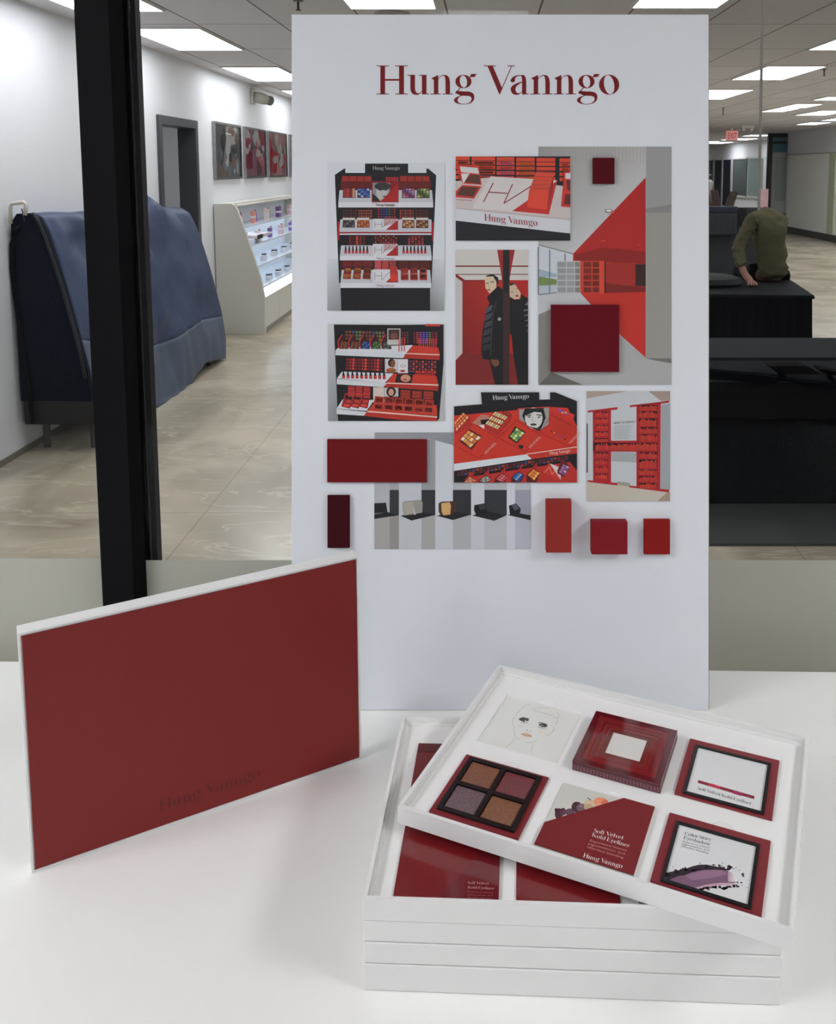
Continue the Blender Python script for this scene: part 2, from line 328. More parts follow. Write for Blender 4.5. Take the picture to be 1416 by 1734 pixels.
# exit sign
p = onz(1240, 217, CEIL); ex = thing('exit_sign', 'red lit EXIT sign hanging from the hall ceiling', 'exit sign', p)
MB().box(-.13,.13,-.03,.03,-.27,-.06).build('housing', EM('exit_red', (1,.02,.03), .35), ex)
MB().box(-.02,.02,-.01,.01,-.06,0).build('bracket', troff_m, ex)
exit_sign = ex
p = onz(1250, 214, CEIL); el = thing('emergency_light', 'white twin emergency lamp beside the red exit sign', 'lamp', (p.x, p.y-.4, CEIL))
MB().box(-.05,.22,-.04,.04,-.06,0).tube([(0,-.05,-.09),(0,.03,-.05)],.03,10).tube([(.17,-.05,-.09),(.17,.03,-.05)],.03,10).build('body', troff_m, el)

# ================================================================ HALL OBJECTS, LEFT SIDE
# profile of the display cases: outline seen from the end (x from the wall, z up)
prof = [(0,0),(.456,0),(.46,.352),(.426,.551),(.374,.722),(.297,.976),(.225,1.19),(.205,1.235),(.17,1.257),(0,1.257)]
def profx(z):
    for (a, b), (c, d) in zip(prof[1:], prof[2:]):
        if b <= z <= d and d > b: return a+(c-a)*(z-b)/(d-b)
    return .17
case_w = M('case_laminate', (214,212,204), .4)
dc = thing('display_case', 'white curved display case with lit shelves below the framed pictures', 'display case', (XL+.008, 8.3, 0))
L = 2.9
for y in (0, L-.04):
    q = MB().prism(prof, y, y+.04).build('end_panel', case_w, dc, bevel=.003)
    if y > 1: q['label'] = 'far curved end panel'
MB().box(0,.012,.04,L-.04,.05,1.24).build('back_panel', M('case_mirror', (228,234,242), .3, spec=.5), dc)
MB().box(.0,.17,.04,L-.04,1.235,1.257).build('top_panel', case_w, dc)
MB().box(.012,.43,.04,L-.04,.0,.05).build('plinth', M('case_plinth', (150,146,138), .5), dc)
nd = 5; dw = (L-.08)/nd
for k in range(nd):
    dd = MB().box(.43,.448,.04+k*dw+.004,.04+(k+1)*dw-.004,.055,.335).build('door', case_w, dc, bevel=.002)
MB().box(.012,.43,.04,L-.04,.05,.10).box(.012,.456,.04,L-.04,.337,.352).build('base_carcass', case_w, dc)
led = EM('case_light', (.84,.93,1), 4.); shelf_m = M('glass_shelf', (222,230,242), .15, spec=.6)
for z in (.44,.64,.84,1.02):
    xx = profx(z)-.02
    sh = MB().box(.012, xx, .04, L-.04, z, z+.012).build('shelf', shelf_m, dc)
    MB().box(xx*.35, xx*.35+.03, .05, L-.05, z-.010, z).build('light_strip', led, sh)
MB().box(.30,.43,.05,L-.05,.353,.362).build('light_strip', led, dc)
MB().tube([(.2,.04,1.235),(.2,L-.04,1.235)],.012,8).build('front_rail', case_w, dc)
# merchandise on the shelves
bottle_cols = [(186,120,190),(214,150,190),(150,110,200),(230,190,200),(120,90,150),(236,222,214),(240,160,150)]
def product(kind, x, y, z, col, label, grp, h=.09):
    m = M('pack_%d_%d_%d' % col, col, .3)
    t = thing(kind, label, 'cosmetics', (XL+.008+x, 8.3+y, z), random.uniform(-.2,.2), grp)
    if kind == 'bottle':
        MB().cyl(0,0,0,h*.7,.017,14).build('body', m, t); MB().cyl(0,0,h*.7,h,.011,12).build('cap', M('gilt_cap',(190,150,130),.25,metal=.6), t)
    else:
        MB().box(-.022,.022,-.03,.03,0,h).build('carton', m, t); MB().box(-.0225,.0225,-.0305,.0305,h*.4,h*.6).build('label_band', M('band_white',(235,232,236),.4), t)
k = 0
for z, n, h in ((1.032,9,.12),(.852,10,.10),(.652,11,.05),(.452,12,.04)):
    for i in range(n):
        c = bottle_cols[(k*3) % 7] if z > .8 else ((70,70,78) if i % 2 else (225,228,236))
        lvl = {1.032:'top',.852:'second',.652:'third',.452:'lowest'}[z]
        product('bottle' if (z > .8 and i % 2) else 'carton', profx(z+.1)-.07-.05*(i % 2), .18+i*(L-.4)/n, z, c, ('slim bottle' if (z > .8 and i % 2) else 'small carton')+' standing on the %s lit shelf of the white case' % lvl, 'cosmetics on the %s case shelf' % lvl, h); k += 1
tr = thing('tester_tray', 'pale tester tray with a black end tag jutting from the case', 'tray', (XL+.008+.22, 8.75, .905))
MB().box(-.1,.12,-.22,.3,0,.03).build('tray', M('tray_pink',(224,214,220),.3), tr); MB().box(.12,.13,-.2,-.02,-.005,.035).build('end_tag', M('tag_black',(20,20,22),.4), tr)

# blue covered case nearer to the glass
cp = thing('covered_display_case', 'rolling display case under a blue fabric cover by the left wall', 'display case', (XL+.008, 4.75, 0))
def rel(x, y, Y=4.75): q = ony(x, y, Y); return (max(q.x-XL-.008, .002), q.z)
nearp = [rel(62,712), rel(162,719), rel(157,665), rel(150,628), rel(138,585), rel(126,540), rel(112,490), rel(95,435), rel(80,390), rel(68,368), rel(55,361), rel(30,362), (.004, 1.29), (.002, .6)]
base = [nearp[0], nearp[1], nearp[2], (nearp[0][0], nearp[2][1])]
MB().prism([(.01,.165),(nearp[1][0]-.004,.165),(nearp[2][0]-.004,.31),(.01,.31)], .0, .34).box(.01,.30,.34,2.35,.165,.5).build('base_cabinet', M('case_black',(22,21,24),.5), cp, bevel=.004)
for yy in (.12, 2.2):
    for xx in (.07, .34): MB().cyl(xx, yy, .0, .165, .02, 12).build('caster', M('caster_grey',(60,58,56),.5), cp)
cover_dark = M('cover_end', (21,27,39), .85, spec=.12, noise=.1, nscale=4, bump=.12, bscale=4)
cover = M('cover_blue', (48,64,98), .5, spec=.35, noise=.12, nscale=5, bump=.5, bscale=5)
endp = [(.004,.305), (nearp[2][0],.30)] + nearp[3:12] + [(.004,1.29)]
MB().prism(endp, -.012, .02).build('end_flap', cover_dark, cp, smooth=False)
# draped front: lofted from the near outline to the far one, hem to the floor further on
front_n = [nearp[2]] + nearp[3:12] + [(.004, 1.30)]
far_px = [(383,606),(383,575),(376,530),(366,490),(355,450),(345,418),(333,385),(322,362),(308,353),(290,352),(280,352)]
def relf(x, y, Y=7.2): q = ony(x, y, Y); return (max(q.x-XL-.008, .004), q.z)
front_f = [relf(*q) for q in far_px]
def resample(P, n):
    d = [0]
    for a, b in zip(P, P[1:]): d.append(d[-1]+math.dist(a, b))
    out = []
    for i in range(n):
        t = d[-1]*i/(n-1); k = max(j for j in range(len(d)) if d[j] <= t+1e-9); k = min(k, len(P)-2)
        u = (t-d[k])/max(d[k+1]-d[k], 1e-9); out.append((P[k][0]+(P[k+1][0]-P[k][0])*u, P[k][1]+(P[k+1][1]-P[k][1])*u))
    return out
from mathutils import noise as mn
NU, NV = 60, 90
A, B = resample(front_n, NU), resample(front_f, NU)
def cloth_pt(i, jv):
    s_ = i/(NU-1); t = jv/(NV-1); y = .02+(2.45-.02)*t
    x = A[i][0]*(1-t)+B[i][0]*t; z = A[i][1]*(1-t)+B[i][1]*t
    z -= max(0, (1-s_)**2)*.25*math.sin(min(1, t*1.25)*math.pi)*.9          # hem sags to the floor in the middle
    w = mn.noise(Vector((s_*5, t*7, 2))); w2 = mn.noise(Vector((s_*3+t*9, t*16, 5))); w3 = abs(mn.noise(Vector((s_*7-t*5, t*6, 9))))
    amp = .05*math.sin(math.pi*min(1, max(0, t*1.02)))**.5
    x += amp*(w+.6*w2)-.03*w3*amp*10; z += amp*.3*w
    pk = math.exp(-(abs(y-1.72)/.22))*max(0, s_-.70)/.30                     # peak where something stands up below
    z += .13*pk
    return (max(x, .002), y, max(z, .004))
cm = MB(); hem = MB()  # hem: lower part of the cover, paler for a reflection in the glass
P = [[cloth_pt(i, j_) for j_ in range(NV)] for i in range(NU)]
def grid(mb, i0, i1):
    off = len(mb.v)
    for i in range(i0, i1+1): mb.v += P[i]
    for i in range(i1-i0):
        for j_ in range(NV-1):
            a = off+i*NV+j_; mb.f.append((a, a+1, a+NV+1, a+NV)); mb.m.append(0); mb.c.append(None)
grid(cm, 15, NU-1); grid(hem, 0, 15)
co = cm.build('fabric_cover', cover, cp, smooth=True); co['label'] = 'blue wrinkled fabric cover'
h = hem.build('cover_reflection', M('cover_reflection_blue', (78,90,112), .6, noise=.08, nscale=6, bump=.2, bscale=6), cp, smooth=True); h['label'] = 'lower cover with a glass reflection painted in pale grey blue'  # lower part of the cover, paler to paint in a reflection in the glass
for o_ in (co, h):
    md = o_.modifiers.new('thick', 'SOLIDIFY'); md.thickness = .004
# far end of the cover
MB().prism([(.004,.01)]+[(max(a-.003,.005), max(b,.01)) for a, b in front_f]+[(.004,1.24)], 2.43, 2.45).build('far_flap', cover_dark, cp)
pip = [rel(x, y) for x, y in ((57,361),(66,372),(78,398),(94,445),(110,495),(124,545),(136,590),(147,640))]
MB().tube([(a, -.015, b) for a, b in pip], .011, 8).build('cover_piping', M('piping_black',(16,22,30),.6), cp, smooth=True)
fr = [(.06,1.27),(.03,1.25),(.012,1.18),(.006,1.05),(.012,.9),(.03,.7),(.05,.5),(.065,.3),(.07,.18)]
MB().tube([(a, -.03, b) for a, b in fr], .012, 8).build('side_rail', black, cp, smooth=True)
hd = [ony(x, y, 4.72) for x, y in ((14,378),(10,350),(13,345),(42,342),(47,346),(45,364))]
MB().tube([(q.x-XL-.008 if q.x > XL+.02 else .02+.004*i, -.045, q.z) for i, q in enumerate(hd)], .011, 8).build('push_handle', M('cream_handle',(206,200,188),.4), cp, smooth=True)
MB().tube([(.085,-.045,1.37),(.088,-.03,1.30)],.003,6).build('tie_cord', cover, cp)

# framed pictures on the left wall
def framed(x0, x1, pal, label, seed):
    ya, yb = onx(x0, 255, XL).y, onx(x1, 255, XL).y; z0, z1 = 1.485, 2.035
    t = thing('framed_picture', label, 'picture', (XL, ya, z0), 0, 'framed pictures in a row on the left wall')
    w_, h_ = yb-ya, z1-z0; f = MB(); e = .022
    f.box(0,.03,0,e,0,h_).box(0,.03,w_-e,w_,0,h_).box(0,.03,e,w_-e,0,e).box(0,.03,e,w_-e,h_-e,h_)
    f.build('frame', M('silver_frame',(150,150,150),.25,metal=.7), t)
    rnd = random.Random(seed); pr = MB(); X = .012; n = 12
    a, b = e, w_-e
    pr.face([(X,a,e),(X,b,e),(X,b,h_-e),(X,a,h_-e)], C(*pal[0], k=2.8))
    for k_ in range(26):
        cy_, cz_ = rnd.uniform(a+.05, b-.05), rnd.uniform(e+.04, h_-e-.04); ry, rz = rnd.uniform(.03,.16), rnd.uniform(.02,.13); c = C(*pal[1+k_ % (len(pal)-1)], k=2.8); X2 = X+.0003*(k_+1)
        pts = []
        for q in range(n):
            an = 2*math.pi*q/n; rr = rnd.uniform(.6, 1.1)
            pts.append((X2, min(b, max(a, cy_+math.cos(an)*ry*rr)), min(h_-e, max(e, cz_+math.sin(an)*rz*rr))))
        pr.face(pts, c)
    pr.build('print', PRINT('art_print', .4), t)
    # loose wavy acrylic sheet that catches the lamps
    g = MB(); G = 22
    vv = [[(.030+.0016*math.sin(i*.16+j_*.10+seed)+.0018*math.sin(j_*.28+seed), a+(b-a)*j_/G, e+(h_-2*e)*i/G) for j_ in range(G+1)] for i in range(G+1)]
    for i in range(G):
        for j_ in range(G): g.face([vv[i][j_], vv[i][j_+1], vv[i+1][j_+1], vv[i+1][j_]])  # faces the hall
    o_ = g.build('acrylic_sheet', MATS.setdefault('wavy', glass_mat('wavy_acrylic', (.97,.98,.98), 1.5)), t, smooth=True, fix=False)
    b_ = bmesh.new(); b_.from_mesh(o_.data); bmesh.ops.remove_doubles(b_, verts=b_.verts, dist=1e-5); [f_.normal_flip() for f_ in b_.faces if f_.normal.x < 0]; b_.to_mesh(o_.data); b_.free()
framed(360,405,[(96,98,100),(110,112,118),(150,150,160),(64,64,66),(186,186,196),(120,100,90),(196,214,240),(74,76,78)], 'first framed picture by the door, grey marbled print', 3)
framed(411,447,[(120,92,102),(124,52,70),(150,96,110),(90,80,86),(168,160,166),(110,40,56),(230,224,232)], 'framed picture with a plum red marbled print, second from the door', 8)
framed(452,483,[(150,120,128),(176,160,170),(140,30,44),(120,96,96),(200,180,186),(170,44,52)], 'framed picture with pink and scarlet print, third from the door', 12)
framed(488,516,[(70,72,76),(110,112,110),(60,58,54),(150,152,160)], 'framed picture partly hidden by the mood board edge', 17)
# small white projector-like camera high on the wall
a = onx(418,160,XL); sc_ = thing('security_camera', 'small grey security camera high on the left wall', 'security camera', (XL, onx(430,165,XL).y, onx(430,165,XL).z))
sg = M('camera_grey', (178,176,166), .45)
MB().box(0,.03,-.16,-.04,-.08,.09).build('wall_plate', sg, sc_, bevel=.01)
MB().tube([(.03,-.1,0),(.08,-.05,-.01),(.12,.02,-.02)],[.055,.062,.06],18).build('body', sg, sc_, smooth=True)
MB().tube([(.12,.03,-.02),(.16,.10,-.03)],[.05,.055],18).build('lens_hood', M('hood_grey',(110,108,100),.4), sc_)

# ================================================================ HALL OBJECTS, RIGHT SIDE
# dark glass reflections built as a solid counter across the hall
ct = thing('counter', 'long black counter built in place of dark reflections in the glass', 'counter', (0, 4.0, 0))
ctop = M('reflection_top_grey', (40,43,47), .85, spec=.08, noise=.04, nscale=3); cblk = M('reflection_black', (2,2,6), .8, spec=.05); cgry = M('reflection_dark_grey', (18,19,22), .8, spec=.08); cmid = M('reflection_grey', (74,78,84), .8, spec=.08)
MB().box(.55,2.75,0,.5,.0,.415).build('reflection_cabinet', cblk, ct)
MB().box(.55,2.75,.02,.5,.415,.585).build('reflection_panel', cgry, ct)
MB().box(.55,2.75,.025,.5,.585,.69).build('reflection_band', cmid, ct)  # pale reflection in the glass, painted as a grey band
MB().box(.55,2.75,.02,.5,.69,.705).build('top', ctop, ct)
MB().box(.5,2.8,-.46,-.02,0,.012).build('mat', M('reflection_sheet_grey', (62,64,66), .7, noise=.05, nscale=4)); tag(bpy.data.objects['mat'], 'dark grey sheet on the floor painting a reflection in the glass', 'mat'); bpy.data.objects['mat'].location = (0, 4.0, 0); bpy.data.objects['mat'].name = 'floor_mat'  # flat sheet painting a grey reflection seen in the glass
dk = M('dark_plastic', (5,5,8), .9, spec=.05)
# reflected chair arms, built as a solid rail and pads
def pxy(x, y, Y): return ony(x, y, Y)
r_ = thing('reflected_rail', 'black sloping padded rail built for a chair arm reflection in the glass', 'rail', (0,0,0))
rl = MB(); tp = [(1196,627),(1240,632),(1290,636),(1330,641),(1360,646),(1400,650),(1440,652)]; bt = [(1196,642),(1240,645),(1290,650),(1330,646),(1360,652),(1400,658),(1440,658)]
for (p0, p1, q0, q1) in zip(tp, tp[1:], bt, bt[1:]):
    a, b, c, d = pxy(*p0, 3.96), pxy(*p1, 3.96), pxy(*q1, 3.96), pxy(*q0, 3.96)
    y = Vector((0, .055, 0)); rl.hexa([d, c, c+y, d+y, a, b, b+y, a+y])
rl.build('reflected_rail_pad', M('reflected_rail_navy', (5,7,14), .9, spec=.05), r_)
def pad(pts, label, stem):
    o = thing('armrest', label, 'armrest', (0,0,0))
    P = [pxy(x, y, 3.93) for x, y in pts]; m = MB(); m.prism([(p.x, p.z) for p in P], 3.86, 3.95); m.build('pad', dk, o, bevel=.004)
    MB().tube([pxy(x, y, 3.93) for x, y in stem], .012, 10).build('stem', dk, o, smooth=True)
pad([(1294,614),(1352,614),(1362,616),(1382,628),(1318,628),(1308,625)], 'flat black armrest pad on a short bent stem, built for a reflection in the glass', [(1320,627),(1322,634),(1328,640)])
pad([(1379,621),(1384,619),(1396,621),(1425,628),(1425,634),(1408,631),(1385,626)], 'curved black armrest cut by the picture edge, built for a reflection in the glass', [(1405,630),(1405,638),(1416,646)])

# black draped table, put in place of a dark glass reflection
d = onz(1378,500,.77); e2 = onz(1333,470,.77)
tb = thing('reflection_draped_table', 'table under a black floor length cloth, in place of a dark glass reflection', 'table', (d.x, d.y, 0))
ex_ = (e2-d); ex_.z = 0; sx = Vector((-1.35, .12, 0))
def quad(z, g=0.):
    a = Vector((0,0,z)); o_ = [a, a+ex_, a+ex_+sx, a+sx]; cc = (ex_+sx)/2
    return [q+(q-Vector((cc.x,cc.y,z))).normalized()*g for q in o_]
MB().hexa(quad(.70,-.03)+quad(.745,-.03)).build('tabletop', M('reflection_table_board',(60,58,56),.5), tb)
MB().hexa(quad(.745,.012)+quad(.77,.006)).build('reflection_cloth_top', M('reflection_cloth_black',(17,19,25),.8,spec=.15), tb, bevel=.006)
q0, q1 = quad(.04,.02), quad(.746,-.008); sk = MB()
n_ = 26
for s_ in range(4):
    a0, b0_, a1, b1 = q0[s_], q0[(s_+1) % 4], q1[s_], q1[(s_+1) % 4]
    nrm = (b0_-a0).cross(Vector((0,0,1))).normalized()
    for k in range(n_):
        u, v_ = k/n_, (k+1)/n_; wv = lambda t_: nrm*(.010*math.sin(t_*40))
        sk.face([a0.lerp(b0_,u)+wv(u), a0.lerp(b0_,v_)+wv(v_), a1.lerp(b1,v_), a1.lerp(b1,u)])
sk.build('reflection_cloth_skirt', M('reflection_skirt_black',(5,6,12),.85,spec=.1), tb, smooth=True)
q = quad(.0,-.06)
for k in range(4): MB().cyl(q[k].x, q[k].y, 0, .70, .018, 10).build('leg', bk, tb)
hm = thing('hem_weight', 'small white fold showing under the black tablecloth corner', 'fold', (d.x-.09, d.y-.045, .5))
MB().box(-.1,.07,-.01,.01,-.02,.0).build('fold', M('fold_white',(150,150,156),.6), hm)
bpy.data.objects.remove(hm.children[0]); bpy.data.objects.remove(hm)
dome = onz(1205, 487, .77)
cu = thing('cushion', 'flat black rounded cushion lying on the draped table', 'cushion', (dome.x, dome.y+.12, .772))
m = MB(); rings = [(.19,0),(.215,.02),(.20,.055),(.13,.075),(.0001,.08)]
for (r0, z0), (r1, z1) in zip(rings, rings[1:]):
    for k in range(32):
        a, b = 2*math.pi*k/32, 2*math.pi*(k+1)/32
        m.face([(r0*math.cos(a)*1.15,r0*math.sin(a)*.8,z0),(r0*math.cos(b)*1.15,r0*math.sin(b)*.8,z0),(r1*math.cos(b)*1.15,r1*math.sin(b)*.8,z1),(r1*math.cos(a)*1.15,r1*math.sin(a)*.8,z1)])
m.face([(.19*math.cos(2*math.pi*k/32)*1.15,.19*math.sin(2*math.pi*k/32)*.8,0) for k in range(32)])
m.build('pad', M('cushion_black',(20,23,28),.7), cu, smooth=True)

# reflected high-backed office chair, built as a solid chair behind the table
hy = 7.3; hx = ony(1196, 400, hy).x
oc = thing('reflected_office_chair', 'dark grey high backed office chair with a perforated headrest, a glass reflection built solid', 'office chair', (hx, hy, 0))
zt = ony(1200, 349, hy).z; wr = ony(1244, 400, hy).x-hx; wk = ony(1291, 400, hy).x-hx; wb = ony(1262, 400, hy).x-hx
MB().box(-wk, wk, .0, .05, .54, zt-.012).build('backrest', M('chair_slate',(45,50,55),.75), oc, bevel=.01)
hr = MB().box(-wr, wr, -.07, -.005, ony(1200,397,hy).z, zt-.05).build('headrest', M('headrest_slate',(52,58,64),.8), oc, bevel=.012)
MB().box(-wr, wr, -.075, -.001, zt-.05, zt).build('headrest_band', M('headrest_navy',(38,44,62),.7), oc, bevel=.008)
dm = MB()
for i in range(9):
    for k in range(6): dm.cyl(0,0,0,0,0,3) if False else dm.box(-wr+.03+i*(2*wr-.06)/8-.004, -wr+.03+i*(2*wr-.06)/8+.004, -.0715, -.069, ony(1200,393,hy).z+k*.024, ony(1200,393,hy).z+k*.024+.008)
dm.build('perforation', M('hole_dark',(22,25,30),.8), hr)
MB().box(wr+.004, wb, -.02, -.001, ony(1250,378,hy).z, zt-.012).build('side_bolster', M('bolster_navy',(7,9,16),.7), oc)
MB().box(-.26,.26,.0,.5,.44,.52).build('seat', black, oc, bevel=.02)
MB().cyl(0,.25,.08,.44,.03,12).build('gas_column', bk, oc)
for k in range(5):
    a = 2*math.pi*k/5; leg = MB().tube([(0,.25,.09),(.28*math.cos(a),.25+.28*math.sin(a),.06)],[.025,.015],8).build('leg', bk, oc)
    MB().cyl(.28*math.cos(a),.25+.28*math.sin(a),0,.05,.025,12).build('caster', bk, leg)

# reflected person in an olive shirt, built as a solid seated figure, head bowed
def skin(name, V, E, mat, parent=None, sub=2, root=0):
    me = bpy.data.meshes.new(name); me.from_pydata([v[0] for v in V], E, []); o = bpy.data.objects.new(name, me); COL.objects.link(o)
    me.materials.append(mat); md = o.modifiers.new('skin', 'SKIN'); md.use_smooth_shade = True; me.skin_vertices or None
    for i, v in enumerate(V):
        sv = me.skin_vertices[0].data[i]; r = v[1]; sv.radius = (r if isinstance(r, tuple) else (r, r)); sv.use_root = (i == root)
    s_ = o.modifiers.new('sub', 'SUBSURF'); s_.levels = sub; s_.render_levels = sub
    if parent: o.parent = parent
    return o
def skinmesh(name, V, E, mat, parent=None, sub=2, root=0):
    me0 = bpy.data.meshes.new(name); me0.from_pydata([v[0] for v in V], E, []); o = bpy.data.objects.new(name, me0); COL.objects.link(o)
    b = bmesh.new(); b.from_mesh(me0); ly = b.verts.layers.skin.verify()
    for bv, v in zip(b.verts, V):
        r = v[1]; bv[ly].radius = r if isinstance(r, tuple) else (r, r)
    list(b.verts)[root][ly].use_root = True; b.to_mesh(me0); b.free()
    o.modifiers.new('skin', 'SKIN'); s_ = o.modifiers.new('sub', 'SUBSURF'); s_.levels = s_.render_levels = sub
    dg = bpy.context.evaluated_depsgraph_get(); me = bpy.data.meshes.new_from_object(o.evaluated_get(dg)); me.materials.clear(); me.materials.append(mat)
    o.modifiers.clear(); o.data = me; me.name = name
    for p in me.polygons: p.use_smooth = True
    if name == 'shirt':
        for v in me.vertices:
            c = v.co; a_ = abs(mn.noise(Vector((c.x*9, c.y*9+c.z*6, c.z*16))))+.5*abs(mn.noise(Vector((c.x*22, c.z*26, 3)))); v.co += v.normal*(-.024*a_)
    if parent: o.parent = parent
    return o
PY = 6.30
pe = thing('person', 'reflected person in an olive long sleeved shirt, built solid, leaning one hand on the black table', 'person', (1.95, PY, .77))
def pp(x, y, Y=PY): q = ony(x, y, Y); return (q.x-1.95, q.y-PY, q.z-.77)
sh_l, sh_r = pp(1275,372,PY-.06), pp(1322,374,PY+.05); nk = pp(1303,357,PY+.08); hipc = pp(1309,470,PY)
el, wr_, hb = pp(1248,425,PY-.10), pp(1259,459,PY-.18), pp(1266,474,PY-.22)
skn = M('skin', (150,105,92), .6); sht = M('reflected_olive_shirt', (92,88,66), .85, spec=.1, noise=.12, nscale=9, bump=.5, bscale=14)
def mid(a, b, t=.5): return tuple(a[i]+(b[i]-a[i])*t for i in range(3))
def add(a, b): return tuple(a[i]+b[i] for i in range(3))
chest = mid(mid(sh_l, sh_r), hipc, .35)
el2, wr2 = add(sh_r, (.03,.16,-.22)), add(sh_r, (-.05,.36,-.30))
hd1, hd2, hd3 = add(nk, (0,.12,-.05)), add(nk, (-.01,.24,-.08)), add(nk, (-.01,.33,-.17))
V = [(add(hipc,(0,0,.03)),(.07,.05)),(chest,(.08,.055)),(mid(sh_l, sh_r),(.06,.045)),(add(nk,(0,.03,-.05)),.04),(hd1,.045),(hd2,.082),(hd3,.07),
     (sh_l,.04),(el,.034),(wr_,.025),(sh_r,.04),(el2,.036),(wr2,.026),
     (add(hipc,(-.07,.12,.0)),.05),(add(hipc,(-.10,.46,.02)),.05),(add(hipc,(-.10,.50,-.42)),.04),(add(hipc,(-.10,.60,-.47)),.035),
     (add(hipc,(.07,.12,.0)),.05),(add(hipc,(.10,.48,.02)),.05),(add(hipc,(.10,.52,-.42)),.04),(add(hipc,(.10,.62,-.47)),.035)]
# palm and fingers, spread and pressing on the cloth
palm = hb; V += [(palm,(.034,.018))]; E_ = [(0,1),(1,2),(2,3),(3,4),(4,5),(5,6),(2,7),(7,8),(8,9),(2,10),(10,11),(11,12),(0,13),(13,14),(14,15),(15,16),(0,17),(17,18),(18,19),(19,20),(9,21)]
fing = [(1268,489,1266,497),(1272,489,1271,498),(1276,488,1276,497),(1280,486,1281,494)]
for k, (x1, y1, x2, y2) in enumerate(fing):
    a, b = pp(x1, y1-3, PY-.27), pp(x2, y2-4, PY-.30); a = (a[0], a[1], max(a[2], .028)); b = (b[0], b[1]-.01, .012)
    i = len(V); V += [(a,.0085),(b,.007)]; E_ += [(21,i),(i,i+1)]
i = len(V); V += [(pp(1276,476,PY-.20),.011),(add(pp(1281,483,PY-.21),(0,0,0)),.009)]; E_ += [(21,i),(i,i+1)]
skinmesh('body', V, E_, skn, pe, 2)
SV = [(add(hipc,(0,0,-.03)),(.138,.105)),(add(hipc,(0,0,.10)),(.125,.092)),(chest,(.132,.098)),(mid(sh_l, sh_r),(.112,.088)),(add(nk,(0,.0,-.015)),.062),
      (sh_l,.066),(mid(sh_l, el),.060),(el,.056),(mid(el, wr_, .55),.054),(mid(el, wr_, .92),.047),(sh_r,.064),(mid(sh_r, el2),.055),(el2,.05),(mid(el2, wr2, .9),.04)]
skinmesh('shirt', SV, [(0,1),(1,2),(2,3),(3,4),(3,5),(5,6),(6,7),(7,8),(8,9),(3,10),(10,11),(11,12),(12,13)], sht, pe, 3)
TV = [(add(hipc,(0,.01,.0)),(.125,.095)),(add(hipc,(-.08,.12,.0)),.083),(add(hipc,(-.10,.46,.02)),.066),(add(hipc,(-.10,.50,-.40)),.05),(add(hipc,(.08,.12,.0)),.083),(add(hipc,(.10,.48,.02)),.066),(add(hipc,(.10,.52,-.40)),.05)]
skinmesh('reflected_trousers', TV, [(0,1),(1,2),(2,3),(0,4),(4,5),(5,6)], black, pe, 2)
skinmesh('hair', [(add(hd2,(0,-.01,.03)),.080),(add(hd3,(0,.0,.03)),.062)], [(0,1)], M('reflected_dark_hair',(24,20,18),.7), pe, 2)

# far things in the hall
def tiny_chair(x, Y, label, col, lean=.12):
    b = ony(x, 352, Y).x; t = thing('lounge_chair', label, 'chair', (b, Y, 0), -.5)
    m_ = M('chair_%d' % col[0], col, .6)
    MB().hexa([(-.13,0,.42),(.13,0,.42),(.13,.04,.42),(-.13,.04,.42),(-.08+lean,.1,.98),(.14+lean,.1,.98),(.14+lean,.14,.98),(-.08+lean,.14,.98)]).build('backrest', m_, t, bevel=.01)
    MB().box(-.22,.22,-.42,0,.38,.44).build('seat', m_, t, bevel=.01)
    for sx_ in (-.19,.19):
        for sy_ in (-.38,-.03): MB().cyl(sx_, sy_, 0, .38, .018, 8).build('leg', bk, t)
tiny_chair(1200, 22, 'reddish brown chair nearest the board edge, far down the hall', (110,80,78), -.15)
tiny_chair(1214, 25.5, 'dark pinkish chair leaning left beside the reddish brown chair', (98,76,80), -.15)
tiny_chair(1231, 24.2, 'taupe chair leaning right under the dark shop window', (122,108,100), .14)
ps = ony(1295, 320, 19); sp = thing('standing_poster', 'narrow pink standing poster in front of the black door surround', 'poster', (ps.x, 19, 0))
MB().box(-.085,.085,0,.02,.0,ps.z).build('panel', M('poster_pink',(206,168,170),.5,noise=.35,nscale=6), sp)
MB().box(.085,.105,0,.03,.0,ps.z).build('edge_frame', bk, sp)
MB().box(-.02,.06,-.004,0,.45,ps.z-.38).build('figure_print', M('poster_rose',(176,90,100),.5,noise=.3,nscale=8), sp)
MB().box(-.12,.12,-.12,.14,0,.02).build('foot', bk, sp)
fp = ony(1202, 300, 30); mq = thing('mannequin', 'pale mannequin with a dark head far behind beside the board', 'mannequin', (fp.x, 30, 0))
MB().tube([(0,0,.0),(0,0,.55),(0,0,.85),(0,0,1.15),(0,0,1.24)],[.12,.1,.09,.13,.05],14).build('torso', M('mannequin_pale',(186,180,172),.5), mq, smooth=True)
MB().tube([(0,0,1.26),(0,0,1.31),(0,0,1.37),(0,0,1.42)],[.05,.08,.075,.03],14).build('head', bk, mq, smooth=True)

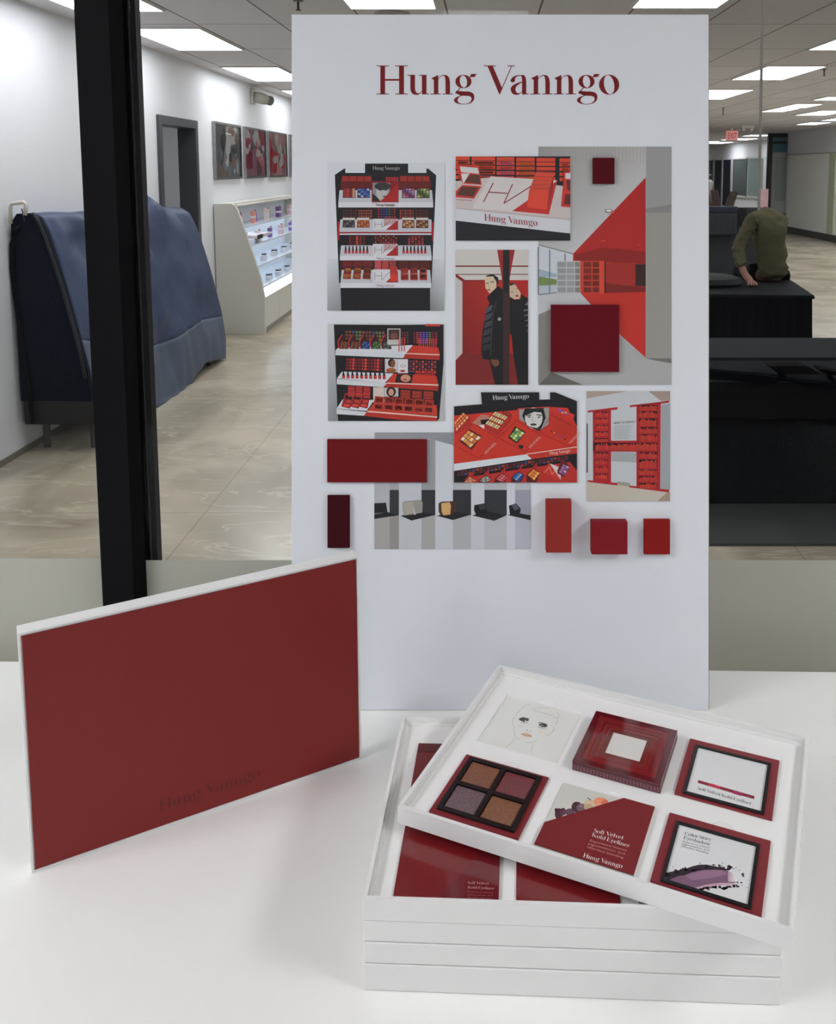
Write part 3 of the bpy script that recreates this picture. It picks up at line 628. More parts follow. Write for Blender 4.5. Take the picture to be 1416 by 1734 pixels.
# ================================================================ LETTERING (high contrast serif built stroke by stroke, cap height 322)
def ring(cx, cy, ro, rot_o, ri, rot_i, a0=0, a1=360, n=28, dx=0, dy=0):
    out = []
    def pt(r, rot, a):
        x, y = r[0]*math.cos(a), r[1]*math.sin(a); c, s_ = math.cos(rot), math.sin(rot); return (cx+x*c-y*s_, cy+x*s_+y*c)
    for k in range(n):
        a, b = math.radians(a0+(a1-a0)*k/n), math.radians(a0+(a1-a0)*(k+1)/n)
        p = pt(ro, rot_o, a), pt(ro, rot_o, b), pt(ri, rot_i, b), pt(ri, rot_i, a)
        out.append([p[0], p[1], (p[2][0]+dx, p[2][1]+dy), (p[3][0]+dx, p[3][1]+dy)])
    return out
def R_(x0, x1, y0, y1): return [(x0,y0),(x1,y0),(x1,y1),(x0,y1)]
def strip(A_, B_): return [[A_[i], A_[i+1], B_[i+1], B_[i]] for i in range(len(A_)-1)]
def bez(p0, p1, p2, n=10): return [((1-t)**2*p0[0]+2*t*(1-t)*p1[0]+t*t*p2[0], (1-t)**2*p0[1]+2*t*(1-t)*p1[1]+t*t*p2[1]) for t in [i/n for i in range(n+1)]]
H_ = 9   # hairline
def arch(x0, x1, xs, top=217):  # from stem right edge x0 to second stem [xs, xs+50]
    return strip(bez((x0-4,150),(x0+8,205),(x0+62,207))+bez((x0+62,207),(xs,200),(xs,120))[1:], bez((x0-4,172),(x0+20,top),(x0+70,top))+bez((x0+70,top),(xs+50,top),(xs+50,120))[1:])
def g_n(): return [[(5,180),(85,217),(85,170),(35,160)], R_(35,85,0,180), R_(0,113,0,H_), R_(133,245,0,H_), R_(165,215,0,124)]+arch(85,165,165)
def g_g(): 
    o = ring(106,143,(90,75),0,(40,68),math.radians(8))
    o += [[(172,190),(192,227),(254,227),(232,195)], [(64,72),(12,15),(26,14),(78,74)], [(12,15),(30,42),(46,34),(100,-16),(80,-14)]]
    o += strip(bez((40,38),(90,34),(150,32))+bez((150,32),(228,28),(228,-30))[1:], bez((60,-8),(100,-16),(140,-16))+bez((140,-16),(196,-18),(196,-50))[1:])
    o += strip(bez((228,-30),(226,-108),(110,-112))+bez((110,-112),(-2,-108),(0,-62))[1:]+bez((0,-62),(8,-28),(84,-12))[1:], bez((196,-50),(190,-100),(120,-106))+bez((120,-106),(36,-106),(40,-62))[1:]+bez((40,-62),(44,-30),(90,-16))[1:])
    return o
def g_a():
    o = strip(bez((102,212),(128,219),(140,217))+bez((140,217),(172,212),(174,130))[1:], bez((102,206),(124,212),(128,170))+bez((128,170),(127,150),(127,130))[1:])
    o += [R_(127,174,0,132), R_(150,202,0,H_)]
    o += strip(bez((0,158),(20,212),(104,217)), bez((48,150),(40,200),(104,208))) + ring(24,155,(25,21),0,(1,1),0)
    o += strip(bez((127,142),(0,112),(0,58))+bez((0,58),(4,-4),(62,-5))[1:]+bez((62,-5),(104,-6),(128,34))[1:], bez((127,132),(54,98),(54,58))+bez((54,58),(56,14),(88,14))[1:]+bez((88,14),(112,14),(128,42))[1:])
    return o
def g_u():
    return [R_(0,83,209,218), R_(31,83,70,212), R_(130,211,209,218), R_(160,211,0,212), R_(205,240,0,H_)]+strip(bez((31,72),(33,-5),(98,-6))+bez((98,-6),(140,-4),(162,36))[1:], bez((83,72),(84,12),(122,12))+bez((122,12),(146,14),(162,46))[1:])
def g_e(w=200):
    return ring(104,106,(104,110),0,(48,100),math.radians(6),0,305)+[[(48,118),(48,128),(208,128),(206,118)]]
G = {
 'H': (345, [R_(0,136,313,322),R_(0,136,0,H_),R_(41,94,0,322),R_(208,345,313,322),R_(208,345,0,H_),R_(250,305,0,322),R_(94,250,152,172)]),
 'u': (258, g_u()), 'n': (259, g_n()), 'g': (245, g_g()), 'a': (222, g_a()),
 'V': (299, [R_(0,135,313,322),[(40,318),(100,318),(204,70),(172,0)],[(306,318),(315,318),(180,0),(170,0)],R_(264,344,313,322)]),
 'o': (240, ring(113,108,(113,112),0,(56,108),math.radians(10))), ' ': (88, []),
 'S': (205, strip(bez((170,240),(160,326),(96,328))+bez((96,328),(10,322),(14,244))[1:]+bez((14,244),(22,190),(100,160))[1:]+bez((100,160),(150,130),(140,80))[1:]+bez((140,80),(130,6),(80,4))[1:]+bez((80,4),(20,8),(8,90))[1:], bez((162,240),(150,312),(100,318))+bez((100,318),(56,312),(58,264))[1:]+bez((58,264),(62,220),(120,196))[1:]+bez((120,196),(196,160),(190,86))[1:]+bez((190,86),(176,-6),(84,-6))[1:]+bez((84,-6),(14,-2),(0,90))[1:])),
 'f': (130, [R_(35,85,0,260),R_(0,115,0,H_),R_(5,125,206,217)]+strip(bez((35,255),(36,330),(110,330))+[(150,322)], bez((85,255),(86,312),(115,318))+[(145,290)])),
 't': (140, [R_(35,85,30,275),R_(5,125,206,217)]+strip(bez((35,34),(40,-6),(90,-5))+bez((90,-5),(118,-2),(130,26))[1:], bez((85,40),(86,12),(100,10))+bez((100,10),(116,12),(126,30))[1:])),
 'e': (212, g_e()), 'c': (200, ring(104,106,(104,110),0,(50,100),math.radians(6),40,320)),
 'l': (118, [R_(33,84,0,322),R_(0,115,0,H_),R_(4,60,313,322)]), 'i': (122, [R_(33,84,0,212),R_(0,115,0,H_),R_(4,60,206,216)]+ring(58,285,(30,30),0,(1,1),0,n=12)),
 'v': (222, [R_(-5,92,206,216),[(24,212),(78,212),(128,60),(104,0)],[(176,212),(186,212),(114,0),(104,0)],R_(142,222,206,216)]),
 'w': (330, [R_(-5,92,206,216),[(24,212),(78,212),(118,60),(98,0)],[(164,212),(172,212),(106,0),(98,0)],[(134,212),(188,212),(228,60),(208,0)],[(286,212),(296,212),(218,0),(208,0)],R_(252,330,206,216)]),
 'y': (222, [R_(-5,92,206,216),[(24,212),(78,212),(130,50),(108,-10)],[(176,212),(186,212),(90,-80),(76,-80)],R_(142,222,206,216)]+ring(60,-86,(26,24),0,(1,1),0,n=12)),
 'K': (330, [R_(0,136,313,322),R_(0,136,0,H_),R_(41,94,0,322),[(94,130),(94,142),(262,318),(276,318)],[(130,180),(168,220),(300,6),(236,6)],R_(205,325,0,H_),R_(220,310,313,322)]),
 'E': (285, [R_(0,100,313,322),R_(0,100,0,H_),R_(41,94,0,322),R_(94,255,310,322),R_(94,262,0,12),R_(94,200,158,170),[(250,322),(262,322),(262,240)],[(250,0),(270,0),(270,90)],R_(194,202,125,205)]),
 'C': (300, ring(150,161,(150,167),0,(92,156),0,38,322)), 'r': (178, [[(5,180),(85,217),(85,170),(35,160)], R_(35,85,0,180), R_(0,118,0,H_)]+strip(bez((82,150),(100,200),(130,200)), bez((82,172),(104,217),(140,217)))+ring(146,192,(26,24),0,(1,1),0,n=12)),
 'h': (262, [R_(35,85,0,322),R_(4,60,313,322),R_(0,113,0,H_),R_(133,245,0,H_),R_(165,215,0,124)]+arch(85,165,165)),
 's': (160, strip(bez((140,160),(130,217),(76,218))+bez((76,218),(8,212),(10,160))[1:]+bez((10,160),(20,120),(80,106))[1:]+bez((80,106),(112,90),(108,52))[1:]+bez((108,52),(100,4),(64,4))[1:]+bez((64,4),(16,8),(8,60))[1:], bez((134,160),(122,206),(80,210))+bez((80,210),(46,206),(48,172))[1:]+bez((48,172),(54,146),(96,132))[1:]+bez((96,132),(154,112),(150,58))[1:]+bez((150,58),(140,-6),(66,-6))[1:]+bez((66,-6),(10,-2),(2,60))[1:])),
 'd': (258, ring(96,104,(96,110),0,(46,100),0)+[R_(140,191,0,322),R_(110,165,313,322),R_(185,225,0,H_)]),
}
def serif(txt, track=0):
    out = []; x = 0
    for ch in txt:
        adv, pl = G[ch]; out += [[(px+x, py) for px, py in p] for p in pl]; x += adv+track
    return out, x
_fc = {}
def sans(txt):
    if txt in _fc: return _fc[txt]
    cu_ = bpy.data.curves.new('t', 'FONT'); cu_.body = txt; o = bpy.data.objects.new('t', cu_); COL.objects.link(o); cu_.resolution_u = 2
    me = bpy.data.meshes.new_from_object(o.evaluated_get(bpy.context.evaluated_depsgraph_get()))
    pl = [[(me.vertices[i].co.x*450, me.vertices[i].co.y*450) for i in p.vertices] for p in me.polygons]
    w_ = max((q[0] for p in pl for q in p), default=1); bpy.data.objects.remove(o); _fc[txt] = (pl, w_); return _fc[txt]

# flat printed artwork: coloured ink shapes on a sheet, in the coordinates of an enlarged view of that print
class Art:
    def __init__(s, ox, oy, sc_, fn, k=1.): s.o = (ox, oy, sc_); s.fn = fn; s.mb = MB(); s.L = 1; s.k = k; s.dz = .000012
    def W(s, x, y, l=None):
        px, py = s.o[0]+x/s.o[2], s.o[1]+y/s.o[2]; return s.fn(px, py, (s.L if l is None else l)*s.dz)
    def up(s): s.L += 1
    def col(s, c): return C(*c, k=s.k)
    def p(s, pts, c, up=True):
        if up: s.L += 1
        cc = [s.col(q) for q in c] if isinstance(c[0], (tuple, list)) else s.col(c); s.mb.face([s.W(*q) for q in pts], cc)
    def r(s, x0, y0, x1, y1, c, up=True): s.p([(x0,y0),(x1,y0),(x1,y1),(x0,y1)], c, up)
    def e(s, cx, cy, rx, ry, c, n=20, rot=0, up=True):
        s.p([(cx+rx*math.cos(a)*math.cos(rot)-ry*math.sin(a)*math.sin(rot), cy+rx*math.cos(a)*math.sin(rot)+ry*math.sin(a)*math.cos(rot)) for a in [2*math.pi*i/n for i in range(n)]], c, up)
    def l(s, pts, w_, c, up=True):
        if up: s.L += 1
        for a, b in zip(pts, pts[1:]):
            d_ = math.dist(a, b) or 1; nx, ny = -(b[1]-a[1])/d_*w_/2, (b[0]-a[0])/d_*w_/2
            s.mb.face([s.W(a[0]+nx,a[1]+ny), s.W(b[0]+nx,b[1]+ny), s.W(b[0]-nx,b[1]-ny), s.W(a[0]-nx,a[1]-ny)], s.col(c))
    def gridq(s, q, nx, ny, cols, gap=.16, up=True):   # cells inside a quadrilateral TL,TR,BR,BL
        if up: s.L += 1
        def P_(u, v_):
            a = [q[0][i]+(q[1][i]-q[0][i])*u for i in (0,1)]; b = [q[3][i]+(q[2][i]-q[3][i])*u for i in (0,1)]; return (a[0]+(b[0]-a[0])*v_, a[1]+(b[1]-a[1])*v_)
        for j_ in range(ny):
            for i in range(nx):
                c = cols[(j_*nx+i) % len(cols)]; u0, u1, v0, v1 = (i+gap/2)/nx, (i+1-gap/2)/nx, (j_+gap/2)/ny, (j_+1-gap/2)/ny
                s.mb.face([s.W(*P_(u0,v0)), s.W(*P_(u1,v0)), s.W(*P_(u1,v1)), s.W(*P_(u0,v1))], s.col(c))
    def text(s, polys, w_, o_, e_, h_, c, up=True):   # baseline from o_ to e_, cap height vector h_
        if up: s.L += 1
        ux, uy = (e_[0]-o_[0])/w_, (e_[1]-o_[1])/w_; vx, vy = h_[0]/322, h_[1]/322
        for p in polys: s.mb.face([s.W(o_[0]+ux*x+vx*y, o_[1]+uy*x+vy*y) for x, y in p], s.col(c))

# ================================================================ TABLE
tt = thing('meeting_table', 'white laminate meeting table holding the mood board and the cartons', 'table', (0,0,0))
MB().hexa([(-1.5,.12,TZ-.035),(1.5,.12,TZ-.035),(1.5,1.352,TZ-.035),(-1.5,1.42,TZ-.035),(-1.5,.12,TZ),(1.5,.12,TZ),(1.5,1.352,TZ),(-1.5,1.42,TZ)]).build('tabletop', table_m, tt, bevel=.002)
lg = M('table_leg_white', (225,225,224), .4)
for x in (-1.38,1.32):
    for y in (.2,1.22): MB().box(x,x+.06,y,y+.06,0,TZ-.036).build('leg', lg, tt)

# ================================================================ MOOD BOARD (leans back slightly)
BS = .6435/706     # metres per pixel on the board face
b0 = onz(494, 1203, TZ)
bd = thing('mood_board', 'tall white foam mood board with red serif title, swatches and photos', 'board', b0)
bd.rotation_euler = (-.1054, 0, 0)
BW, BH, BT = .6435, 1178*BS, .006
RB = Matrix.Rotation(-.1054, 4, 'X'); MBD = Matrix.Translation(b0) @ RB
bd.location = b0
MB().box(0, BW, 0, BT, .0008, BH).build('board_panel', [paper], bd, bevel=.0006)
MB().box(BW+.0001, BW+.0011, .0012, BT-.0012, .002, BH-.002).build('foam_edge', M('foam_edge', (150,128,112), .7), bd)
MB().hexa([(.2,BT,.3),(.44,BT,.3),(.44,BT+.004,.3),(.2,BT+.004,.3),(.24,BT,.8),(.40,BT,.8),(.40,BT+.004,.8),(.24,BT+.004,.8)]).build('easel_back', M('easel_card',(210,206,198),.7), bd)
def bpt(px, py, d=0.): return ((px-494)*BS, -d, (1203-py)*BS)          # board-local point, d metres in front of the face
KB = 1.1
ti = Art(630, 95, 6.586, lambda x, y, d: bpt(x, y, .0002+d), 1.2); pl, w_ = serif('Hung Vanngo')
ti.text(pl, w_, (52,430), (52+w_,430), (0,-322), (112,22,26))
o = ti.mb.build('title_lettering', PRINT('foil_ink', .4, .3), bd)
copper = M('copper_foil', (120,30,28), .3, metal=.35); 
def photo(art, x0, y0, x1, y1, name, label, cat='photo', thick=.0012, back=(205,205,205), d0=0.):
    """a print on its own sheet, mounted on the board"""
    p0 = MBD @ Vector(bpt(x0, y1, d0)); t = thing(name, label, cat, p0, 0, None); t.rotation_euler = (-.1054, 0, 0)
    off = Vector(bpt(x0, y1, d0))
    w_, h_ = (x1-x0)*BS, (y1-y0)*BS
    MB().box(0, w_, -thick, -.00005, 0, h_).build('sheet', M('photo_sheet_%d_%d_%d' % back, back, .4, k=.95), t)
    m = art.mb; m.v = [(v[0]-off.x, v[1]-thick, v[2]-off.z) for v in m.v]; m.build('print', PRINT('photo_ink', .38, .4), t); return t
bf = lambda x, y, d: bpt(x, y, d)
K = KB
RED=(190,40,32); DK=(20,20,26); WHT=(205,208,212)
# --- photo 1: display stand
A1 = Art(540, 260, 6.157, bf, K); a = A1
a.r(90,100,1310,1640,(208,214,220)); 
a.p([(90,1100),(240,1100),(240,1640),(90,1640)], [(206,212,218),(190,196,202),(128,131,134),(150,153,156)]); a.p([(1150,1100),(1310,1100),(1310,1640),(1150,1640)], [(190,196,202),(206,212,218),(150,153,156),(112,114,116)], False)
a.p([(168,225),(265,160),(278,160),(278,205),(482,205),(482,108),(932,108),(932,205),(1122,205),(1122,160),(1140,160),(1225,230),(1175,1365),(1160,1365),(1160,1640),(235,1640),(225,1350),(212,1350)], DK)
a.r(238,205,1165,240,(30,28,34)); pl, w_ = serif('Hung Vanngo'); a.text(pl, w_, (562,172), (845,172), (0,-36), (170,172,178))
a.r(230,290,1170,400,(96,24,24))
for i in range(4):
    a.r(243+i*78,238,315+i*78,292,(150,44,36), i == 0); a.r(848+i*78,238,920+i*78,292,(150,44,36), False)
for i in range(5): a.r(700+i*27,248,722+i*27,290,(160,40,40), i == 0)
def shelf(y0, y1, y2, xa, xb, ya): a.p([(xa+12,y0),(xb-12,y0),(xb,y1),(xa,y1)], (186,188,196)); a.p([(xa,y1),(xb,y1),(xb,y2),(xa,y2)], (208,210,216), False)
shelf(385,510,565,205,1192,0)
def pal(x, y, w, h, cols, nx=4, ny=4, fr=(88,24,28)): a.p([(x+6,y),(x+w-2,y),(x+w,y+h),(x,y+h)], fr); a.gridq([(x+10,y+8),(x+w-6,y+8),(x+w-4,y+h-6),(x+6,y+h-6)], nx, ny, cols)
pal(250,360,135,105,[(150,50,50),(170,60,56),(120,40,44),(200,150,120)]); pal(400,360,135,105,[(60,120,180),(40,90,170),(30,60,140),(150,180,200),(20,50,120)])
pal(865,360,138,108,[(90,50,110),(130,110,160),(150,140,170),(170,90,110),(110,50,90)]); pal(1018,360,138,108,[(60,100,60),(120,140,90),(170,180,110),(90,120,60),(40,80,50)])
a.r(552,295,832,512,(130,24,30)); a.r(562,308,742,500,(128,132,136)); a.e(660,400,62,92,(176,176,176)); a.e(665,345,84,40,(50,50,52)); a.p([(562,420),(620,470),(640,500),(562,500)], (40,40,42))
a.l([(625,385),(655,385)],8,(40,40,40)); a.l([(690,385),(715,385)],8,(40,40,40)); a.e(690,450,24,7,(60,50,50)); a.p([(640,505),(822,320),(828,505)], (168,32,34))
for i in range(3): a.l([(755+i*20,330),(755+i*20,450)],5,(110,16,22), i == 0)
for (yy, xx) in ((548,598),(1106,602),(1386,602)): a.text(pl, w_, (xx,yy), (xx+192,yy), (0,-24), (110,50,50))
a.r(205,568,1185,700,(24,18,22))
for (x0, x1, c) in ((250,400,[(70,40,40),(90,50,46)]),(410,560,[(130,60,46),(150,80,60)]),(840,995,[(150,60,44),(120,44,34)]),(1005,1150,[(90,44,34),(70,34,30)])): a.gridq([(x0,585),(x1,585),(x1,700),(x0,700)], 6, 4, c, .3)
a.gridq([(585,572),(805,572),(805,675),(585,675)], 8, 4, [(60,40,40),(170,40,40),(80,50,140),(70,60,130),(60,80,150),(70,110,60),(110,30,50),(150,40,40)], .4)
shelf(690,818,850,214,1186,0); a.r(216,820,1184,836,(150,30,44)); a.r(200,712,218,905,(170,36,44)); a.r(1174,720,1192,915,(170,36,44))
pal(248,690,130,85,[(50,50,56),(70,60,70),(100,100,104)],4,3,(60,20,24)); pal(398,690,132,85,[(180,100,50),(140,70,36),(190,120,70)],4,4); pal(868,695,130,85,[(150,80,40),(180,130,80),(190,170,130)],4,4); pal(1012,695,132,85,[(90,60,40),(130,90,50),(170,140,100)],4,4)
for x in (250,400,868,1014): a.r(x,672,x+128,696,(200,196,190), x == 250)
def hv(y0, y1):
    a.r(565,y0,822,y1,(206,206,210)); m_ = (y0+y1)/2
    a.l([(585,y0+25),(585,y1-25)],4,(60,60,64)); a.l([(585,m_),(655,m_)],4,(60,60,64), False); a.l([(658,y0+25),(658,y1-25)],4,(60,60,64), False); a.l([(660,y1-25),(740,y0+25)],4,(60,60,64), False)
    a.p([(700,y1),(826,y0+10),(828,y1)], (160,34,36))
hv(683,798)
for i in range(9): a.l([(684+i*15,660),(684+i*15,760-i*4)],7,(150,44,44), i == 0)
a.r(215,852,1182,965,(22,18,22))
a.gridq([(310,860),(490,860),(490,955),(310,955)], 5, 4, [(120,36,30),(90,24,26),(200,70,40),(130,40,36),(100,30,30)], .3); a.gridq([(925,860),(1100,860),(1100,955),(925,955)], 5, 4, [(80,26,30),(160,40,44),(150,44,44),(170,50,40)], .3); a.gridq([(580,855),(822,855),(822,935),(580,935)], 9, 4, [(140,40,40),(90,30,34),(200,90,50),(60,30,30),(180,60,40)], .4)
shelf(960,1070,1116,222,1176,0); hv(944,1068)
for i in range(9): a.l([(684+i*15,920),(684+i*15,1020-i*4)],7,(150,44,44), i == 0)
for i in range(7):
    for xo in (282, 885): a.p([(xo+i*37.5-6,965),(xo+i*37.5+6,965),(xo+i*37.5+10,1015),(xo+i*37.5-10,1015)], (24,20,24), i == 0); a.r(xo+i*37.5-13,1012,xo+i*37.5+13,1045,(176,54,58), False)
a.r(222,1118,1175,1240,(60,20,20)); a.gridq([(245,1125),(560,1125),(560,1180),(245,1180)], 3, 3, [(110,30,26)], .1); a.gridq([(580,1120),(810,1120),(810,1210),(580,1210)], 3, 4, [(190,80,90),(180,70,60),(150,60,60)], .12); a.gridq([(830,1125),(1155,1125),(1155,1200),(830,1200)], 3, 4, [(90,30,26),(80,34,30)], .1)
shelf(1215,1350,1402,228,1172,0); hv(1210,1345)
for i in range(5): a.r(745,1180+i*22,818,1202+i*22,(176,50,44))
a.r(748,1262,818,1330,(206,58,44))
for i, c in enumerate([(206,130,60),(200,130,60),(120,90,50)]):
    x = 258+i*102; a.p([(x+12,1188),(x+82,1190),(x+84,1250),(x+4,1250)], (110,34,34), i == 0); a.r(x+20,1200,x+76,1238,c, False); a.p([(x,1250),(x+80,1250),(x+78,1312),(x-4,1310)], (140,46,42), False); a.r(x+8,1262,x+70,1298,c, False)
for i, c in enumerate([(176,60,40),(130,56,40),(60,36,34)]):
    x = 855+i*97; a.p([(x,1200),(x+75,1195),(x+80,1250),(x+2,1255)], (140,44,38), i == 0); a.r(x+10,1208,x+64,1240,c, False); a.p([(x,1255),(x+80,1255),(x+82,1322),(x+2,1322)], (150,50,44), False); a.r(x+12,1268,x+66,1306,c, False)
for xo in (598,): a.text(pl, w_, (xo,548), (xo+198,548), (0,-24), (110,50,50)); a.text(pl, w_, (602,1106), (792,1106), (0,-24), (130,60,56), False); a.text(pl, w_, (602,1388), (790,1388), (0,-24), (130,60,56), False)
photo(A1, 554.6, 276.2, 752.8, 526.4, 'display_stand_photo', 'photo of a tall black cosmetics stand with four white shelves, left column of the board', back=(206,212,218))
# --- photo 2: three shelves
a = Art(540, 535, 6.157, bf, K)
a.r(96,75,1310,1095,(176,178,180)); a.p([(96,75),(196,75),(196,1095),(96,1095)], [(196,198,200),(188,190,192),(128,130,132),(140,142,144)]); a.p([(158,90),(820,95),(1300,88),(1300,500),(1255,1070),(1235,1095),(200,1095)], DK); a.r(96,75,1310,90,(202,206,210)); a.p([(1112,86),(1265,86),(1265,110),(1105,108)], (190,52,36))
def sh3(pts_w, pts_r, fr): a.p(pts_w, (206,208,214)); a.p(pts_r, (196,54,38), False); [a.p(q, c) for q, c in fr]
sh3([(205,330),(980,305),(910,390),(870,440),(175,410),(175,360)], [(980,308),(1245,330),(1262,400),(915,388)], [([(175,362),(905,392),(880,440),(175,410)],(200,204,208)), ([(905,392),(1260,404),(1258,460),(880,440)],(170,44,34)), ([(905,386),(1260,400),(1260,412),(900,396)],(224,190,176))])
a.gridq([(275,150),(690,160),(690,270),(275,250)], 12, 3, [(120,70,50),(130,60,40),(60,80,120),(90,110,70),(120,110,60),(110,90,80)], .3); a.gridq([(860,165),(940,165),(940,290),(860,290)], 3, 5, [(150,60,50)], .5); a.gridq([(980,165),(1240,165),(1240,290),(980,290)], 8, 6, [(110,40,40),(190,50,60),(150,70,160),(110,80,190),(100,90,190),(100,120,70),(120,30,50),(150,40,60)], .35)
for i, cs in enumerate([[(140,80,50),(110,60,40)],[(130,90,60),(90,50,40)],[(30,80,160),(60,130,180),(20,50,110)],[(40,110,60),(100,140,90),(30,90,50)],[(60,60,66),(110,110,110),(40,90,60)]]):
    x = 205+i*112; a.p([(x,270),(x+40,190),(x+60,200),(x+110,345),(x+10,345)], (60,20,24)); a.l([(x+5,340),(x-5,265),(x+40,195)],9,(190,50,44)); a.gridq([(x+30,268),(x+112,272),(x+95,350),(x+12,342)], 4, 4, cs, .2)
a.r(716,132,852,302,(186,184,182)); a.r(726,142,842,248,(70,44,38)); a.e(785,210,38,34,(110,74,60))
for i in range(3): a.l([(838+i*28,228),(836+i*28,370)],10,(196,56,48), i == 0)
for i in range(9): a.l([(1048+i*22,235),(1045+i*22,375)],9,(206,62,46), i == 0)
sh3([(245,580),(780,600),(690,700),(190,650)], [(785,600),(1225,625),(1245,712),(700,700)], [([(190,655),(715,702),(672,742),(190,712)],(200,204,208)), ([(712,702),(1248,722),(1245,782),(672,740)],(168,44,34)), ([(712,695),(1248,714),(1248,728),(708,705)],(224,190,176))])
a.gridq([(285,440),(668,448),(662,580),(280,562)], 12, 4, [(120,36,34),(150,44,40),(206,70,60),(110,30,32)], .25); a.gridq([(940,460),(1230,468),(1228,600),(940,590)], 9, 5, [(130,60,110),(150,50,80),(200,70,50),(110,40,50),(200,100,60),(90,40,50)], .35)
a.r(690,448,822,586,(196,190,192)); a.e(760,490,38,44,(40,30,28)); a.e(772,500,24,40,(120,74,50)); a.e(755,568,52,26,(150,84,44)); a.r(824,450,930,596,(206,206,210)); a.e(880,522,28,14,(130,120,124)); a.e(880,522,22,9,(206,206,210)); a.e(875,574,28,12,(176,40,60))
a.p([(815,605),(985,612),(965,700),(795,692)], (44,26,24)); a.e(905,650,52,38,(196,140,116)); a.e(900,665,20,8,(150,50,56))
for i in range(10): a.p([(252+i*47,580),(264+i*47,580),(272+i*47,622),(246+i*47,622)], (26,22,26), i == 0); a.r(245+i*47,618,275+i*47,650+i,(176,50,56), False)
for i in range(10): a.l([(1015+i*21,570),(1012+i*21,688)],10,(200,58,48), i == 0)
sh3([(250,870),(580,875),(500,990),(188,965)], [(580,900),(1228,930),(1235,1040),(510,990)], [([(188,968),(500,1000),(470,1040),(188,1022)],(204,206,210)), ([(505,996),(1235,1055),(1232,1095),(820,1080),(470,1040)],(176,48,36)), ([(510,988),(1235,1046),(1235,1060),(505,1002)],(224,190,176))])
a.gridq([(300,728),(545,740),(540,860),(300,840)], 3, 6, [(160,44,40),(180,56,50)], .12); a.gridq([(845,770),(1205,790),(1200,870),(845,850)], 3, 5, [(170,60,44),(140,44,36)], .14); a.r(568,742,682,900,(206,190,184)); a.r(684,748,830,840,(190,180,180)); a.e(755,790,50,52,(36,28,28)); a.e(755,795,28,36,(196,140,120))
for i in range(3):
    x = 240+i*90; a.l([(x,940),(x+40,810),(x+110,815)],9,(190,56,46)); a.p([(x+25,860),(x+110,868),(x+88,965),(x,945)], (130,34,34)); a.p([(x+50,875),(x+98,880),(x+90,905),(x+42,900)], (190,60,54)); a.p([(x+25,915),(x+84,922),(x+78,950),(x+18,942)], (210,66,54), False)
for i in range(6):
    x = 572+i*104; y = 835+i*7; a.p([(x+15,y),(x+108,y+8),(x+104,y+72),(x+5,y+72)], (176,56,46), i == 0); a.p([(x+28,y+12),(x+96,y+18),(x+92,y+62),(x+20,y+62)], (120,48,36), False); a.p([(x+5,y+72),(x+104,y+80),(x+98,y+148),(x,y+138)], (180,64,50), False); a.p([(x+16,y+84),(x+92,y+90),(x+86,y+134),(x+14,y+128)], (96,44,40), False)
photo(a, 555.6, 547.2, 752.8, 712.8, 'shelf_display_photo', 'photo of three slanted white and red cosmetics shelves in a black case')
# --- photo 7: folded white wall with handbags (lies under two others)
a = Art(620, 720, 4.883, bf, K)
a.r(68,60,1360,1025,(188,190,192)); a.p([(75,60),(725,60),(725,180),(575,125),(490,110),(75,110)], [(150,150,156),(140,142,150),(132,134,142),(140,142,148),(150,150,156),(158,158,162)])
a.r(68,470,195,770,(176,178,184)); a.r(195,470,272,535,(166,166,170), False); a.r(272,440,458,745,(192,196,202), False); a.r(458,120,572,535,(152,153,156), False)
a.p([(575,125),(718,165),(718,745),(575,745)], (200,205,212)); a.r(718,470,868,545,(176,178,182), False); a.r(868,470,978,745,(196,200,206), False); a.r(978,470,1163,545,(178,180,184), False); a.r(1163,470,1232,745,(204,208,216), False); a.r(1232,470,1360,545,(186,190,196), False)
for (x0, x1, c) in ((195,272,(52,52,56)),(458,572,(44,46,52)),(718,868,(44,46,52)),(978,1163,(48,50,56)),(1232,1360,(150,154,168))): a.r(x0,535,x1,745,c, x0 == 195)
for q in ([(68,735),(180,718),(272,745),(68,775)], [(285,748),(458,712),(572,742),(375,788)], [(585,748),(718,712),(866,740),(718,784)], [(875,745),(1010,712),(1160,745),(1060,790)], [(1170,742),(1240,722),(1360,745),(1360,785)]): a.p(q, (24,25,29), q[0][0] == 68)
for q, c in (([(68,775),(195,755),(195,1025),(68,1025)],(166,164,162)), ([(195,755),(272,745),(272,1025),(195,1025)],(146,144,142)), ([(272,748),(375,788),(458,768),(458,1025),(272,1025)],(188,192,196)), ([(458,768),(572,745),(572,1025),(458,1025)],(164,164,162)), ([(572,748),(718,784),(718,1025),(572,1025)],(194,198,204)), ([(718,784),(868,745),(868,1025),(718,1025)],(172,174,176)), ([(868,745),(978,775),(978,1025),(868,1025)],(194,198,204)), ([(978,775),(1060,790),(1163,748),(1163,1025),(978,1025)],(182,184,188)), ([(1163,745),(1232,765),(1232,1025),(1163,1025)],(202,206,214)), ([(1232,765),(1360,785),(1360,1025),(1232,1025)],(180,184,194))): a.p(q, c, q[0][0] == 68)
a.p([(68,645),(165,640),(178,720),(68,730)], (26,25,27)); a.p([(300,640),(320,628),(455,616),(468,640),(465,722),(400,735),(320,745),(305,715)], (150,147,140)); a.p([(310,645),(380,632),(392,660),(388,725),(325,745),(312,700)], (166,162,152)); a.p([(388,665),(412,738),(396,740)], (196,194,188)); a.p([(600,645),(622,632),(745,626),(748,712),(720,735),(620,745),(600,715)], (66,44,36)); a.p([(622,645),(690,636),(702,665),(696,738),(640,745),(625,715)], (206,162,104))
